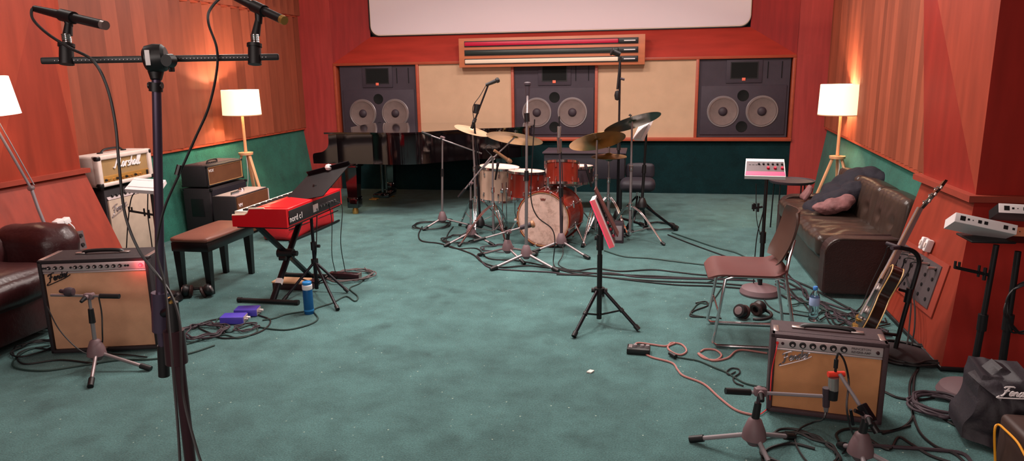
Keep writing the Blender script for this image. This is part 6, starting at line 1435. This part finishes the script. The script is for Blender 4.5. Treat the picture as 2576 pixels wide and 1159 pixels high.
# black cover bag with white script
t = E('amplifier_cover', 'black nylon cover with white script lettering slumped in the bottom right corner', 'cover', (1.6, 3.1, 0))
cv = MB(); nx, ny = 26, 22
b0 = up((1.40, 3.12), 2420, 1100); 
pts_ = [(2418, 1105, 1.40, 3.06), (2600, 1150, 1.75, 3.0), (2600, 955, 1.75, 3.06), (2475, 950, 1.46, 3.12)]
Q = [up((x, y), a, b) for a, b, x, y in pts_]
def cov(u, v):
    p = (Q[0] * (1 - u) + Q[1] * u) * (1 - v) + (Q[3] * (1 - u) + Q[2] * u) * v
    n_ = noise.noise_vector(p * 9) * .03 + noise.noise_vector(p * 22) * .01
    return p + V((n_.x * .6, n_.y * 1.4, n_.z * (.5 if v < .9 else 1.0)))
grid(cv, cov, nx, ny, (.03, .22, .0)); cv.obj('cover_cloth', 'nylon', t, sharp=60)
cv = MB()
fold = [up((x, y), a, b) for a, b, x, y in ((2462, 965, 1.46, 3.12), (2520, 925, 1.56, 3.16), (2560, 950, 1.66, 3.14), (2520, 1010, 1.56, 3.02))]
def fo(u, v):
    p = (fold[0] * (1 - u) + fold[1] * u) * (1 - v) + (fold[3] * (1 - u) + fold[2] * u) * v
    return p + noise.noise_vector(p * 14) * .02
grid(cv, fo, 12, 12, (.0, .1, .0)); cv.obj('top_fold', 'nylon', t, sharp=60)
Lp = up((1.62, 2.94), 2518, 992)
script('Fender', .036, 'white', t, frame(Lp, (1, -.1, -.04), (0.04, .12, 1)), r=.085)
# brown case with yellow strap
t = E('equipment_case', 'dark brown hard case with yellow strap in the very bottom right corner', 'case', (1.6, 2.85, 0))
e0 = up((1.5, 2.86), 2530, 1042); zt = e0.z
MB().b2((e0.x - .012, 2.55, 0), (e0.x + .45, 2.86, zt), bev=.02, seg=3).obj('body', 'casebr', t)
st_ = [up((1.5, 2.86), 2505, 1170), up((1.5, 2.86), 2503, 1080), up((1.5, 2.86), 2512, 1062), up((1.52, 2.8), 2530, 1075), up((1.54, 2.7), 2560, 1105), up((1.56, 2.64), 2580, 1140)]
MB().tube([p + V((-.01, -.02, .0)) for p in st_], .0045, n=8).obj('strap', 'yellow', t)
# ================================================================== light
def area(name, loc, size, e, col=(1, .9, .84), rot=(0, 0, 0), sy=None):
    l = bpy.data.lights.new(name, 'AREA'); l.energy = e; l.color = col; l.size = size
    if sy: l.shape = 'RECTANGLE'; l.size_y = sy
    o = bpy.data.objects.new(name, l); C.objects.link(o); o.location = loc; o.rotation_euler = rot; return o
for n, (x, y, e) in enumerate(((-2.8, 2.2, 8), (-.9, 2.2, 6), (.8, 2.2, 8), (-2.9, 4.9, 62), (-1.2, 4.9, 70), (.4, 4.9, 62), (-2.7, 6.9, 50), (-1.2, 6.9, 50), (.3, 6.9, 50), (-1.0, .3, 4))):
    area('ceiling_light', (x, y, 3.25), .55, e * LIGHT, LCOL)
area('rear_fill', (-.9, -2.2, 2.3), 4.0, 95 * LIGHT, LCOL, rot=(math.radians(82), 0, 0), sy=1.2)  # added unseen fill behind the camera, lifts upright faces turned to it
w = bpy.data.worlds.new('world'); bpy.context.scene.world = w; w.use_nodes = True
w.node_tree.nodes['Background'].inputs[0].default_value = (1, .85, .8, 1); w.node_tree.nodes['Background'].inputs[1].default_value = .12
sc = bpy.context.scene
sc.view_settings.view_transform = 'Standard'; sc.view_settings.look = 'None'; sc.view_settings.exposure = 0.0
sc.cycles.max_bounces = 8
